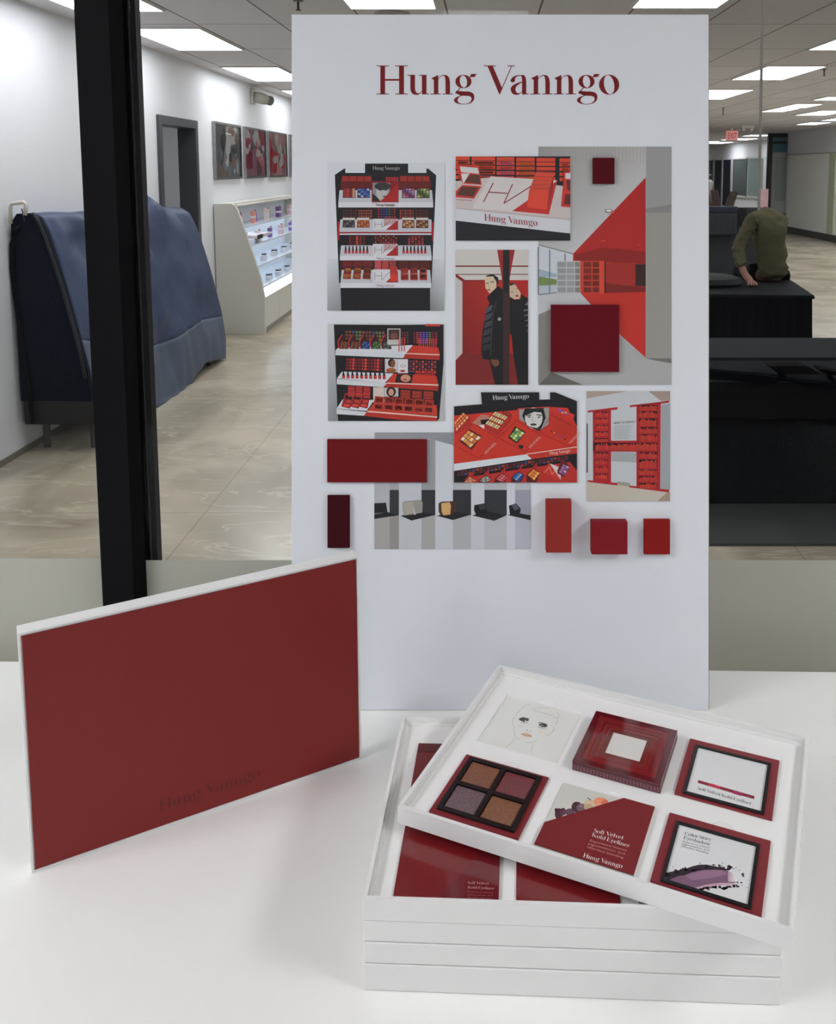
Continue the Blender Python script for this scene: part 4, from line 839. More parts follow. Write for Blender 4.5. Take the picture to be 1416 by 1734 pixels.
a.p([(895,660),(980,645),(1000,690),(996,735),(910,742),(892,700)], (14,14,17)); a.p([(925,655),(975,652),(995,690),(945,700)], (52,56,64)); a.p([(1180,665),(1240,645),(1278,690),(1275,725),(1190,742)], (20,20,24)); a.p([(1200,660),(1240,650),(1265,690),(1230,705)], (80,86,98))
a.r(276,470,572,474,(150,150,152)) if False else None
photo(a, 634, 732.3, 898.6, 930, 'handbag_wall_photo', 'photo of handbags on black ledges of a folded white wall, lowest on the board', thick=.0008)
# --- photo 6: angled tabletop with palettes, shaped like its black header
a = Art(760, 650, 6.157, bf, K)
a.p([(55,235),(345,212),(335,88),(943,88),(943,165),(1055,162),(1055,88),(1110,88),(1335,180),(1335,1025),(55,1025)], DK)
a.text(pl, w_, (458,166), (838,148), (-4,-46), (206,208,214))
a.p([(55,330),(1060,240),(1240,250),(1335,440),(1335,655),(860,725),(55,832)], (196,50,34)); a.p([(55,832),(810,732),(865,782),(55,905)], (206,212,216)); a.p([(810,732),(1335,655),(1335,722),(865,782)], (186,52,38)); a.l([(810,730),(1335,655)],8,(230,200,190))
a.text(pl, w_, (1050,738), (1265,708), (0,-34), (226,196,190))
a.p([(240,410),(335,320),(420,325),(430,395),(345,440),(310,430)], (176,120,104)); a.p([(330,375),(420,365),(400,420),(340,420)], DK); a.p([(310,430),(370,425),(370,470)], (214,214,216))
a.p([(370,430),(490,290),(660,340),(640,400),(510,540),(375,465)], (170,40,32)); a.gridq([(488,280),(620,335),(505,480),(372,420)], 6, 3, [(210,206,150),(190,200,150),(220,216,180),(170,186,130)], .3); a.gridq([(575,265),(665,320),(640,350),(550,300)], 4, 3, [(70,24,24)], .3)
a.p([(55,440),(150,295),(230,350),(225,430),(85,525),(55,520)], (170,40,32)); a.gridq([(150,295),(215,345),(75,500),(55,400)], 3, 5, [(230,170,100),(220,130,70),(226,190,130)], .3)
a.p([(718,252),(1055,235),(1045,430),(945,500),(725,370)], (176,40,36)); a.p([(730,265),(1045,245),(1040,420),(940,490),(735,370)], (150,148,144)); a.p([(790,262),(985,252),(1010,350),(960,470),(800,420),(765,330)], (22,22,24)); a.e(885,355,92,110,(206,204,200)); a.p([(790,255),(990,250),(985,300),(890,290),(800,330)], (26,26,28)); a.l([(812,332),(860,322)],11,(30,30,32)); a.l([(915,318),(968,328)],11,(30,30,32), False); a.e(838,345,18,6,(50,50,52)); a.e(940,345,18,6,(50,50,52), up=False); a.e(882,422,34,12,(60,56,56)); a.l([(872,340),(866,385),(896,388)],4,(120,118,116)); a.p([(800,430),(960,470),(940,492),(880,462)], (40,40,42))
for q in ([(250,410),(510,560),(320,775),(62,640)], [(700,380),(950,520),(800,710),(520,560)], [(1060,320),(1330,460),(1270,655),(955,510)]): a.l(q+[q[0]],4,(120,28,24), q[0][0] == 250)
a.p([(215,470),(345,545),(240,685),(115,600)], (80,20,22)); a.gridq([(205,480),(340,555),(225,665),(120,575)], 4, 3, [(220,140,70),(230,190,140),(200,110,50),(236,216,180),(214,160,90)], .14)
a.p([(690,440),(800,500),(710,620),(620,560)], (60,20,20)); a.gridq([(705,455),(790,510),(705,605),(635,545)], 3, 4, [(200,210,130),(120,170,90),(210,220,170),(60,140,110),(140,190,80)], .14); a.p([(735,630),(780,645),(765,680),(725,660)], (24,20,22))
for (x, y) in ((385,735),(850,672),(1268,625)):
    sp_, sw = sans('NEWNESS'); a.text(sp_, sw, (x,y), (x+112,y-115), (-24,-16), (230,170,160))
a.p([(1085,270),(1130,245),(1310,320),(1285,415),(1085,310)], (206,48,40)); a.gridq([(1140,250),(1260,310),(1225,330),(1130,280)], 5, 2, [(150,60,150),(90,60,160),(60,80,190),(200,190,60)], .2)
for i in range(8): a.l([(1090+i*26,280+i*13),(1080+i*26,330+i*13)],3,(110,20,24), i == 0); a.l([(1140+i*24,355+i*12),(1075+i*22,480+i*13)],4,(150,34,30), False)
for i in range(6): a.e(1070+i*28,492+i*17,8,8,[(80,20,30),(200,160,60),(90,60,150),(60,80,180),(70,60,150),(40,20,30)][i], 8, up=i == 0)
a.p([(55,905),(1335,735),(1335,1025),(55,1025)], (22,16,20)); a.gridq([(90,905),(1240,745),(1250,790),(80,965)], 30, 2, [(70,24,28),(110,34,40),(90,30,34),(60,50,60),(70,70,120),(160,60,40),(110,50,34)], .2)
a.p([(260,960),(1260,810),(1335,900),(1335,1025),(140,1025)], (180,44,36))
for i, (x, y, cs) in enumerate([(160,1000,[(230,160,120),(206,120,90)]),(320,985,[(120,120,116),(176,180,170)]),(490,965,[(190,80,90),(220,120,110),(200,70,110)]),(660,950,[(40,100,180),(110,170,210),(20,60,140)]),(820,920,[(220,150,60),(230,120,50),(240,180,90)])]):
    a.p([(x,y),(x+100,y-100),(x+100,y-30)], (170,34,36)); a.p([(x-10,y+20),(x+60,y-40),(x+130,y),(x+90,1024),(x-10,1024)], (80,20,24)); a.gridq([(x+60,y-35),(x+128,y+5),(x+70,min(1024,y+85)),(x,min(1020,y+25))], 3, 3, cs, .14)
a.p([(1040,822),(1100,900),(1165,998),(975,925)], (196,52,38)); a.p([(1050,825),(1165,870),(1165,996)], (206,200,198)); a.l([(1000,920),(1050,860),(1075,940),(1120,880)],4,(220,180,170)); a.p([(1130,900),(1185,765),(1262,860),(1200,965),(1130,930)], (100,24,30)); a.gridq([(1190,832),(1258,860),(1205,955),(1145,915)], 2, 4, [(130,110,160),(190,150,180),(170,110,160),(110,80,140)], .14)
# header sheet shape follows the cut-out outline: separate small sheet corner pieces
p6 = MBD @ Vector(bpt(769,816.5,.001)); t6 = thing('palette_table_photo', 'cut out photo of a red tester table with palettes under a black header', 'photo', p6); t6.rotation_euler = (-.1054,0,0)
off = Vector(bpt(769,816.5,.001)); oc_ = [(55,235),(345,212),(335,88),(943,88),(943,165),(1055,162),(1055,88),(1110,88),(1335,180),(1335,1025),(55,1025)]
oc2 = [bpt(760+x/6.157, 650+y/6.157) for x, y in oc_]
MB().prism([(p[0]-off.x, p[2]-off.z) for p in oc2], -.0012, -.00005).build('sheet', M('photo_sheet_black',(40,40,44),.4), t6)
a.mb.v = [(v[0]-off.x, v[1]-.0013, v[2]-off.z) for v in a.mb.v]; a.mb.build('print', PRINT('photo_ink'), t6)
# --- photo 5: white and red hall (large)
a = Art(900, 240, 4.128, bf, K)
a.r(48,36,978,1700,(176,177,178)); a.p([(48,36),(800,36),(800,250),(290,790),(48,720)], [(150,148,146),(176,175,174),(184,184,184),(188,190,192),(170,170,170)])
for i in range(30): a.l([(60+i*25,40),(60+i*25,150)],2.,(142,140,138), i == 0)
a.r(800,36,978,500,(150,150,150)); a.p([(800,500),(978,492),(978,1515),(800,1515)], (150,148,142)); a.p([(800,470),(978,440),(978,495),(800,500)], (132,131,128))
a.p([(290,785),(798,250),(798,1510),(620,1350),(340,1060),(290,830)], (190,46,36)); a.p([(290,785),(798,250),(798,770),(500,770),(300,790)], (170,34,32)); a.p([(300,790),(510,740),(798,770),(798,860),(300,830)], (138,30,26)); a.p([(515,850),(725,850),(798,860),(798,1020),(515,1010)], (158,42,34)); a.p([(515,990),(798,1020),(798,1050),(515,1060)], (120,32,26)); a.r(726,858,798,1010,(52,30,28))
a.p([(48,720),(290,785),(290,1050),(48,1075)], (196,202,210)); a.p([(48,945),(178,960),(178,1040),(48,1070)], (176,186,196)); a.p([(48,940),(178,965),(178,1000),(48,1008)], (110,134,76)); a.p([(48,890),(178,925),(178,950),(48,945)], (150,168,184))
for x in (48,127,234): a.l([(x,725+x*.25),(x,1070-x*.08)],8,(110,112,116), x == 48)
a.l([(48,722),(292,786)],7,(120,120,120)); a.l([(48,1072),(180,1052)],8,(120,120,122))
a.p([(48,1075),(340,1055),(410,1135),(135,1170),(48,1210)], (188,190,194)); a.p([(48,1210),(135,1172),(135,1620),(48,1695)], (128,126,122)); a.p([(48,1700),(140,1615),(620,1350),(798,1515),(978,1515),(978,1700)], (166,167,166)); a.p([(798,1515),(978,1515),(978,1550),(870,1530)], (110,108,104)); a.p([(48,1700),(140,1610),(360,1700)], (100,98,94))
a.r(176,835,340,1058,(184,186,188)); a.r(340,835,476,1058,(196,64,44), False); a.r(476,835,508,1062,(206,72,48)); a.r(508,835,520,1060,(90,26,22))
for j_ in range(5):
    for i, (x0, x1, c) in enumerate([(182,240,(146,148,150)),(246,298,(150,152,154)),(304,338,(128,126,122)),(364,418,(120,34,26)),(426,472,(110,32,26))]): a.r(x0,842+j_*44,x1,878+j_*44,c, (i+j_) == 0)
a.e(540,486,30,15,(120,118,116)); a.e(540,484,20,9,(206,206,206)); a.e(566,492,13,8,(206,76,50)); a.e(502,694,18,5,(206,70,52)); a.e(750,720,12,4,(200,60,48))
photo(a, 911.6, 248.7, 1136.9, 651.8, 'red_hall_photo', 'large photo of a white and red painted hall with a cube shelf', thick=.0008)
# --- photo 3: close-up tray with lettering
a = Art(760, 250, 6.436, bf, K)
a.r(76,100,1322,1016,DK)
for row, y in enumerate((95,140,190,245,300)):
    for (x0, x1) in ((76,228),(250,505),(522,715),(735,935),(955,1160),(1205,1322)):
        c = (206,66,44); yy = y+(x0-76)*.02; i_ = (206,90,130) if 522 <= x0 < 700 else (190,70,40) if x0 >= 700 else (90,48,30)
        a.r(x0,max(100,yy+(8 if row else 4)),x1,yy+46,c, x0 == 76)
        if row and x0 != 955: a.r(x0+28,yy+14,x1-20,yy+42,(226,110,44) if x0 == 735 else i_, False)
a.p([(76,370),(440,330),(1322,430),(1322,940),(76,800)], (196,186,184)); a.p([(76,670),(1322,800),(1322,940),(76,798)], (204,206,212)); a.p([(76,798),(1322,938),(1322,1016),(76,1016)], (18,20,28)); a.l([(76,664),(1322,784)],5,(150,148,150))
a.p([(455,318),(1180,362),(1090,735),(255,662)], (206,200,198)); a.p([(690,695),(870,570),(1180,365),(1090,732)], (188,44,38))
a.p([(76,190),(325,195),(358,410),(150,395)], (196,54,46)); a.p([(122,210),(315,225),(330,290),(135,270)], (206,206,206)); a.p([(135,285),(225,285),(165,390),(155,390)], (206,206,206), False); a.p([(170,380),(235,295),(335,300),(345,402)], (90,50,40)); a.p([(150,410),(358,425),(275,560),(76,545),(76,480)], (196,52,48)); a.p([(140,428),(330,436),(262,540),(82,520)], (86,48,38)); a.l([(76,568),(258,582)],6,(170,50,56))
for L_ in ([(485,388),(378,598)], [(435,488),(640,502)], [(695,402),(600,612),(895,425)]): a.l(L_,11,(130,26,44), L_[0][0] == 485)
a.p([(930,330),(960,265),(1145,270),(1135,440),(1090,480),(880,450)], (186,56,42)); 
for i in range(5): a.p([(945-i*14,270+i*45),(1150-i*12,280+i*42),(1140-i*12,330+i*42),(930-i*14,315+i*45)], (206-i*2,70,50)); a.l([(945-i*14,272+i*45),(1148-i*12,282+i*42)],4,(150,40,34))
a.p([(875,458),(1090,465),(1068,680),(852,655)], (214,66,46)); a.p([(1090,465),(1145,300),(1130,480),(1068,680)], (150,44,40))
a.p([(1255,270),(1322,262),(1322,655),(1222,645)], (196,48,44)); a.p([(1268,285),(1322,280),(1322,345),(1270,345)], (206,206,206)); a.p([(1280,360),(1322,360),(1322,470),(1290,470)], (90,40,34)); a.p([(1270,510),(1322,510),(1322,625),(1250,620)], (90,36,32), False)
a.text(pl, w_, (388,798), (970,858), (-4,-75), (150,30,40))
photo(a, 771.8, 265.5, 965.4, 407.9, 'red_compact_photo', 'photo of a white tester tray with large red lettering on its front edge', d0=.0014)
# --- photo 4: two figures in black jackets
a = Art(760, 410, 6.933, bf, K)
a.r(80,92,932,1675,(170,32,28)); a.p([(160,450),(620,450),(640,1300),(160,1310)], [(150,30,24),(182,36,30),(150,28,26),(120,26,26)]); a.p([(80,1390),(160,1310),(932,1310),(932,1675),(80,1675)], (120,32,32))
a.p([(80,92),(932,92),(932,448),(190,448),(80,375)], (200,196,190)); a.p([(80,375),(190,448),(160,460),(160,1305),(80,1390)], (190,186,186)); a.p([(80,372),(190,445),(620,445),(620,460),(165,470),(80,410)], (130,30,30))
a.r(80,276,932,292,(110,30,34)); a.r(80,376,932,386,(110,60,60), False); a.p([(568,92),(775,92),(715,420),(700,1675),(640,1675),(622,420)], (150,32,32))
a.p([(440,395),(520,378),(580,420),(585,490),(560,500),(440,470)], (24,22,26)); a.p([(424,440),(445,408),(520,402),(560,470),(555,540),(480,605),(430,540)], (206,186,158)); a.l([(436,486),(466,482)],10,(70,56,50)); a.l([(490,472),(530,466)],10,(70,56,50), False); a.l([(468,470),(460,525),(478,532)],5,(166,140,116)); a.e(470,562,20,9,(150,70,60))
a.p([(448,650),(580,515),(640,560),(640,1400),(640,1675),(545,1675),(478,1385),(395,1370),(380,1270),(395,1050),(440,800),(480,720)], (16,16,20))
for i in range(6): a.p([(445-i*9,765+i*90),(520-i*6,735+i*92),(500-i*4,800+i*90),(425-i*8,845+i*88)], (74-i*6,74-i*6,84-i*7), i == 0)
a.e(594,905,20,20,(150,150,154)); a.l([(560,700),(520,830),(500,1100),(490,1340)],6,(74,72,78)); a.p([(495,1375),(585,1385),(592,1440),(540,1465),(500,1420)], (110,72,52))
a.p([(712,500),(775,490),(845,600),(830,670),(770,672),(715,640)], (200,176,150)); a.p([(715,500),(740,478),(800,510),(760,500),(715,520)], (30,26,28)); a.l([(730,590),(756,582)],7,(90,66,60)); a.l([(790,556),(812,546)],7,(90,66,60), False); a.e(800,632,18,12,(130,56,56))
a.p([(715,640),(770,680),(845,665),(855,615),(932,665),(932,1675),(815,1675),(760,1350),(735,1090),(715,1080)], (16,16,20))
for i in range(5): a.l([(880+i*8,805+i*60),(932,795+i*60)],14-i*2,(120,120,128), i == 0)
a.p([(890,740),(932,690),(932,745)], (110,110,118)); a.r(636,92,712,1675,(58,34,30)); a.r(640,92,710,600,(28,24,26))
photo(a, 771.5, 423.3, 894.4, 651.6, 'two_figures_photo', 'photo of two people in black jackets by a dark post in a red room')
# --- photo 8: H-shaped red bookcase
a = Art(980, 650, 8.257, bf, K)
a.r(108,102,1276,1640,(190,194,198)); a.p([(108,102),(680,102),(108,205)], (166,152,140)); a.p([(970,102),(1276,102),(1276,230),(1150,240)], (160,142,132)); a.p([(1150,290),(1276,270),(1276,1480),(1135,1470)], (156,160,164)); a.p([(108,1375),(540,1410),(1276,1500),(1276,1640),(108,1640)], (190,182,168)); a.p([(1095,1640),(1240,1510),(1276,1520),(1276,1640)], (156,138,122)); a.p([(108,550),(125,560),(125,1240),(108,1240)], (50,46,50)); a.p([(540,1362),(715,1385),(715,1435),(540,1410)], (150,148,136)); a.p([(450,950),(805,960),(805,1100),(450,1080)], (160,164,166))
rc = (170,32,40)
for q in ([(125,375),(540,325),(540,358),(125,400)], [(712,300),(1150,250),(1260,232),(1260,262),(712,328)], [(195,380),(450,360),(450,1400),(200,1360)], [(805,300),(1145,262),(1135,1500),(805,1430)], [(200,800),(450,795),(805,792),(1135,800),(1135,950),(200,945)], [(125,1345),(540,1385),(540,1418),(125,1370)], [(705,1420),(1265,1480),(1255,1515),(705,1445)]): a.p(q, rc, q[0][0] == 125)
def row(x0, x1, y0, y1, seed):
    rnd = random.Random(seed); a.p([(x0,y0),(x1,y0),(x1,y1),(x0,y1)], (36,16,26)); x = x0+4
    while x < x1-12:
        w__ = rnd.uniform(9,22); hh = rnd.uniform(.62,.98)*(y1-y0); a.r(x,y1-hh,min(x+w__,x1-2),y1,(rnd.randint(170,200),rnd.randint(44,62),rnd.randint(36,46)), x < x0+5); x += w__+1.5
for i in range(5): row(222,412,388+i*96-i*4,456+i*96-i*6,i)
for i in range(4): row(225,410,955+i*100,1020+i*103,i+10)
for i, (y0, y1) in enumerate([(298,368),(382,470),(482,590),(604,690),(702,805),(955,1035),(1055,1175),(1195,1265),(1285,1360),(1385,1460)]): row(838,1098,y0,y1,i+20)
row(222,1100,826,932,99)
sp_, sw = sans('HEART OF HURON'); a.text(sp_, sw, (482,560), (778,540), (0,-26), (40,40,44))
for i in range(9): a.l([(485,592+i*22),(770-(i*53) % 90,586+i*22)],5,(160,163,166), i == 0)
photo(a, 993, 662.3, 1134.6, 848.6, 'letter_bookcase_photo', 'photo of a red bookcase shaped like the letter H, lower right of the board')

# --- colour swatches mounted on the board
def swatch(x0, y0, x1, y1, th, col, label, rough=.55, d0=0., skew=0):
    """blocks glued to the board, given by their front face"""
    N_ = RB.to_3x3() @ Vector((0,-1,0)); P0 = b0 + N_*(th+d0)
    def hit(px, py): d_ = ray(px, py); return MBD.inverted() @ (CP + d_*((P0-CP).dot(N_)/d_.dot(N_)))
    a_, c_ = hit(x0, y1), hit(x1, y0); w__, h__ = c_.x-a_.x, c_.z-a_.z
    loc = MBD @ Vector((a_.x, -d0-.0002, a_.z)); m_ = M('swatch_%d_%d_%d' % col, col, .65, spec=.12, k=1.15, bump=.05, bscale=700)
    o = MB().hexa([(skew,0,skew),(w__+skew,0,skew),(w__,-th,0),(0,-th,0),(skew,0,h__+skew),(w__+skew,0,h__+skew),(w__,-th,h__),(0,-th,h__)]).build('colour_swatch', m_, None, loc=loc, rot=(-.1054,0,0), bevel=.0006)
    tag(o, label, 'swatch')
swatch(554,744,723,817,.004,(104,22,26), 'wide brick red swatch panel over the corner of the handbag wall photo')
swatch(554.5,839,592,928,.005,(58,8,18), 'narrow upright dark maroon swatch under the wide red panel')
swatch(933,516,1049,630,.005,(94,14,26), 'large square crimson swatch on the lower part of the red hall photo', d0=.001)
swatch(1004,267,1041,311,.005,(78,10,22), 'small dark crimson swatch near the top of the red hall photo', d0=.001)
swatch(925,849,968,936,.018,(140,46,40), 'tall thick coral red block, leftmost of three blocks under the bookcase photo')
swatch(1002,884,1063,939,.018,(122,26,34), 'squarish thick cherry red block, middle of three under the bookcase photo')
swatch(1091,880,1135,939,.007,(132,26,24), 'small bright red block, rightmost of three under the bookcase photo')

# ================================================================ STANDING RED FACED LID
sa = math.radians(29.26); s0 = Vector((-.538,.952,TZ)); 
st = thing('box_lid', 'white carton lid with a matte red face standing upright on its long edge', 'box lid', s0, sa)
LW, LH, LD, e = .416, .300, .022, .0035
ringbox(MB(), 0,LW,0,LH,e,e*.3,LD,'y').box(e+.0001,LW-e-.0001,.0022,.006,e+.0001,LH-e-.0001).build('carton_shell', carton, st, bevel=.0008)
rf = MB().box(.0045,LW-.0045,-.0002,.002,.005,LH-.0045).build('red_face', M('red_face', (126,33,32), .45, spec=.32, bump=.015, bscale=1500), st); rf['label'] = 'matte red face panel with tone on tone lettering'
def pface(px, py):
    n_ = Vector((math.sin(sa), -math.cos(sa), 0)); d_ = ray(px, py); q = CP + d_*((s0-CP).dot(n_)/d_.dot(n_)); dq = q-s0; return dq.x*math.cos(sa)+dq.y*math.sin(sa), dq.z
u0, v0 = pface(269,1374); u1, v1 = pface(441,1314); u2, v2 = pface(268,1350)
em = MB(); pl, w_ = serif('Hung Vanngo'); sc2 = (u1-u0)/w_
for p in pl: em.face([(u0+x*sc2, -.0004, v0+y*sc2) for x, y in p])
em.build('embossed_lettering', M('emboss_red', (98,22,23), .4, spec=.4), rf)

# ================================================================ STACK OF CARTONS AND TOP TRAY
TA = (.1531, .9667, -.3969); SA = (.0908, .9454, -.0394); TW, TD = .4183, .3037; SH = .1018
def tray(name, label, x, y, z, rot, w, d, h, depth, grp=None, cutters=None):
    t = thing(name, label, 'carton tray', (x, y, z), rot, grp); e = .0042; X, Y = w/2, d/2
    m = ringbox(MB(), -X,X,-Y,Y,e,0,h).box(-X+e+.0002,X-e-.0002,-Y+e+.0002,Y-e-.0002,.0002,.0019)
    m.build('carton_shell', carton, t)
    # inner lining wall, stepped
    m = MB(); a_ = .0035; q = e+a_
    ringbox(m, -X+e+.0002,X-e-.0002,-Y+e+.0002,Y-e-.0002,a_,.002,h-.0068); m.build('inner_lining', M('lining_white',(236,236,234),.55), t)
    s_ = MB().box(-X+q+.0001,X-q-.0001,-Y+q+.0001,Y-q-.0001,.002,h-depth).build('insert', M('insert_white',(244,244,243),.6), t)
    if cutters:
        c = MB()
        for k_ in cutters: (c.box(*k_) if len(k_) == 6 else c.cyl(*k_, 40))
        co_ = c.build('cut', carton, t); bpy.context.view_layer.update(); md = s_.modifiers.new('b', 'BOOLEAN'); md.operation = 'DIFFERENCE'; md.object = co_; md.solver = 'EXACT'; md.use_self = True
        me = bpy.data.meshes.new_from_object(s_.evaluated_get(bpy.context.evaluated_depsgraph_get())); s_.modifiers.clear(); s_.data = me; bpy.data.objects.remove(co_)
    return t
hs = [.0305,.0240,.0238]; z = TZ
for i, (h_, lb) in enumerate(zip(hs, ['white carton at the bottom of the stack, taller than the rest', 'white carton second from the bottom of the stack', 'white carton directly under the open tray of the stack'])):
    X, Y = TW/2, .2966/2; g = .0006*(i % 2)
    t = thing('closed_carton', lb, 'carton', (SA[0]+g, SA[1], z), SA[2]); m = MB(); m.box(-X,X,-Y,Y,.0004,h_-.0006); m.build('carton_body', carton, t, bevel=.0012); z += h_
h_top = TZ+SH-z
ZC = h_top-.010      # card level inside the open tray of the stack
tray('open_tray', 'open white tray on top of the carton stack, mostly covered by the tilted tray', SA[0], SA[1], z, SA[2], TW, .2966, h_top, .010)
zs = z
HT = .0206; DP = .0095; zc = HT-DP
rects = {'A':(-.178,-.0705,-.003,.104),'B':(-.0505,.0555,-.0075,.098),'C':(.0705,.178,-.0025,.1025),'D':(-.1775,-.071,-.138,-.034),'E':(-.0525,.055,-.1385,-.0345),'F':(.0715,.1795,-.1375,-.0355)}
cuts = [(*[rects['A'][i] for i in (0,1,2,3)], zc-.0035, zc+.01)]
for k_ in 'ABCDEF':
    r = rects[k_]; cuts.append(((r[0]+r[1])/2+.004, r[3]-.002, zc-.0016, zc+.01, .0135))
tp_ = tray('tilted_tray', 'white sample tray lying askew across the stack with six square cards', TA[0], TA[1], TZ+SH+.0002, TA[2], TW, TD, HT, DP, None, cuts)
ZT = TZ+SH+.0002+zc
# cards: each a thing of its own lying in the tray
def toloc(px, py, zz, o): P_ = onz(px, py, zz); c, s_ = math.cos(o[2]), math.sin(o[2]); dx, dy = P_.x-o[0], P_.y-o[1]; return c*dx+s_*dy, -s_*dx+c*dy
def card(key, name, label, cat, h_, mat, sink=0., rect=None, O=TA, Z=None, part='card_base'):
    r = rect or rects[key]; Z = ZT if Z is None else Z; cx_, cy_ = (r[0]+r[1])/2, (r[2]+r[3])/2; c, s_ = math.cos(O[2]), math.sin(O[2])
    t = thing(name, label, cat, (O[0]+c*cx_-s_*cy_, O[1]+s_*cx_+c*cy_, Z-sink), O[2]); hx_, hy_ = (r[1]-r[0])/2, (r[3]-r[2])/2
    if mat: MB().box(-hx_,hx_,-hy_,hy_,.0001,h_).build(part, mat, t, bevel=.0006)
    t['cx'] = cx_; t['cy'] = cy_; return t, hx_, hy_
def cart(t, ox, oy, sc_, zt_, O=TA, k=1.25):
    zw = t.location.z+zt_
    def fn(px, py, d_): x, y = toloc(px, py, zw, O); return (x-t['cx'], y-t['cy'], zt_+d_)
    return Art(ox, oy, sc_, fn, k)
ink = PRINT('card_ink', .35, .4)
# A: clear card with a line drawn face
acr = M('clear_card', (236,237,232), .12, spec=.6)
t, hx, hy = card('A', 'drawing_card', 'pale card with a fine line drawing of a face in the tilted tray', 'card', .0012, acr, .0034)
a = cart(t, 780, 1160, 6.436, .0013, k=1.1)
for L_ in ([(765,212),(720,218),(680,240),(650,275),(640,295),(612,305),(605,345),(600,355)], [(600,355),(572,360),(565,400),(568,440)], [(580,440),(582,500),(592,545),(615,580),(645,605)], [(585,575),(570,610),(540,645),(510,668),(485,672)], [(700,620),(740,628),(790,622),(835,605)], [(795,650),(778,680),(770,720),(778,762)], [(1040,180),(1052,215),(1042,245)], [(1050,290),(1072,320),(1075,350),(1050,362),(1015,355)], [(1062,370),(1050,410),(1035,432)], [(1020,450),(1018,490),(990,520),(960,545),(920,545)], [(780,262),(840,250),(900,248),(960,255)], [(800,275),(860,292),(930,310),(1000,335)]): a.l(L_,3.2,(150,152,150), L_[0][0] == 765)
a.e(690,378,54,20,(70,72,72),rot=.12); a.e(700,396,24,12,(190,190,186)); a.e(690,396,11,9,(40,40,44)); a.l([(640,368),(680,355),(750,372)],9,(60,62,62)); a.e(900,440,48,18,(60,62,62),rot=.15); a.e(885,450,22,11,(180,180,176)); a.e(893,452,10,9,(36,36,40)); a.l([(850,410),(895,414),(942,432)],8,(70,72,72)); a.l([(655,410),(690,418),(740,412)],3,(60,62,62)); a.l([(840,455),(880,470),(930,470)],3,(60,62,62))
a.e(728,494,7,5,(120,116,110),8); a.e(768,506,7,5,(120,116,110),8,up=False); a.p([(660,532),(700,520),(745,528),(782,562),(740,574),(690,560)], (222,190,160)); a.l([(662,535),(700,545),(740,550),(780,564)],5,(110,80,66)); a.e(655,450,26,14,(214,206,206)); a.e(865,505,28,14,(220,214,190))
a.mb.build('face_drawing', ink, t)
# B: thick gloss block with stepped square frames
gl = lambda n, c, r=.12: M(n, c, r, spec=.6, coat=.6)
t, hx, hy = card('B', 'stepped_frame_block', 'thick glossy dark red block with nested frames and a white centre square', 'block', .0095, M('block_side', (92,44,54), .35, k=1., noise=.3, nscale=900), part='side_body')
ringbox(MB(), -hx,hx,-hy,hy,.0085,.0096,.0122).build('top_frame', gl('frame_maroon', (92,12,24)), t, bevel=.0004)
for i, c in enumerate([(128,30,34),(118,26,30),(124,34,34),(110,40,38)]):
    f_ = .0085+i*.0058; ringbox(MB(), -hx+f_,hx-f_,-hy+f_,hy-f_,.006,.0096,.0118-.0005*i).build('inner_frame', gl('step_red_%d' % i, c, .1), t, bevel=.0003)
f_ = .0085+4*.0058; MB().box(-hx+f_,hx-f_,-hy+f_,hy-f_,.0096,.0099).build('centre_square', M('block_white',(226,224,220),.15,coat=.5), t)
tm = MB()
for i in range(26):
    x = -hx+.003+i*(2*hx-.006)/25; tm.box(x-.0010,x+.0010,-hy-.00025,-hy,.002,.0075); 
    if i % 2: tm.box(hx,hx+.00025,-hy+.003+i*.004-.001,-hy+.003+i*.004+.001,.002,.0075)
tm.build('side_pattern', M('side_pattern_rose',(128,84,92),.35), t)
# C: eyeliner card in a black window frame
card_red = M('card_red', (126,40,46), .45, k=1.1, spec=.35)
t, hx, hy = card('C', 'eyeliner_window_card', 'square card with red border, black inner frame and a crimson pencil on white', 'card', .003, card_red)
def cl_(px, py, ox, oy, sc_, t, zt_): x, y = toloc(ox+px/sc_, oy+py/sc_, t.location.z+zt_, TA); return x-t['cx'], y-t['cy']
a0 = cl_(345,160,1130,1240,7.08,t,.003); a1 = cl_(1160,1000,1130,1240,7.08,t,.003)
def window(t, x0, x1, y0, y1, e_, z): ringbox(MB(), x0,x1,y0,y1,e_,z,z+.0022).build('black_frame', M('card_black',(14,14,17),.25,spec=.5), t, bevel=.0003); o = MB().box(x0+e_,x1-e_,y0+e_,y1-e_,z,z+.0004).build('white_panel', M('window_white',(232,233,234),.2,coat=.4), t); o['label'] = 'white printed panel'; return o
x0, x1, y0, y1 = min(a0[0],a1[0]), max(a0[0],a1[0]), min(a0[1],a1[1]), max(a0[1],a1[1])
wp = window(t, x0, x1, y0, y1, .0036, .003)
a = cart(t, 1130, 1240, 7.08, .0035)
a.p([(372,572),(1048,765),(1042,802),(366,606)], (122,26,46)); a.p([(500,608),(560,622),(640,650),(630,680),(500,642)], (196,36,70)); a.p([(790,700),(900,728),(895,765),(790,735)], (160,24,90))
sp_, sw = serif('Soft Velvet Kohl Eyeliner'); a.text(sp_, sw, (362,686), (1010,872), (8,-36), (60,62,64))
a.mb.build('card_print', ink, t)
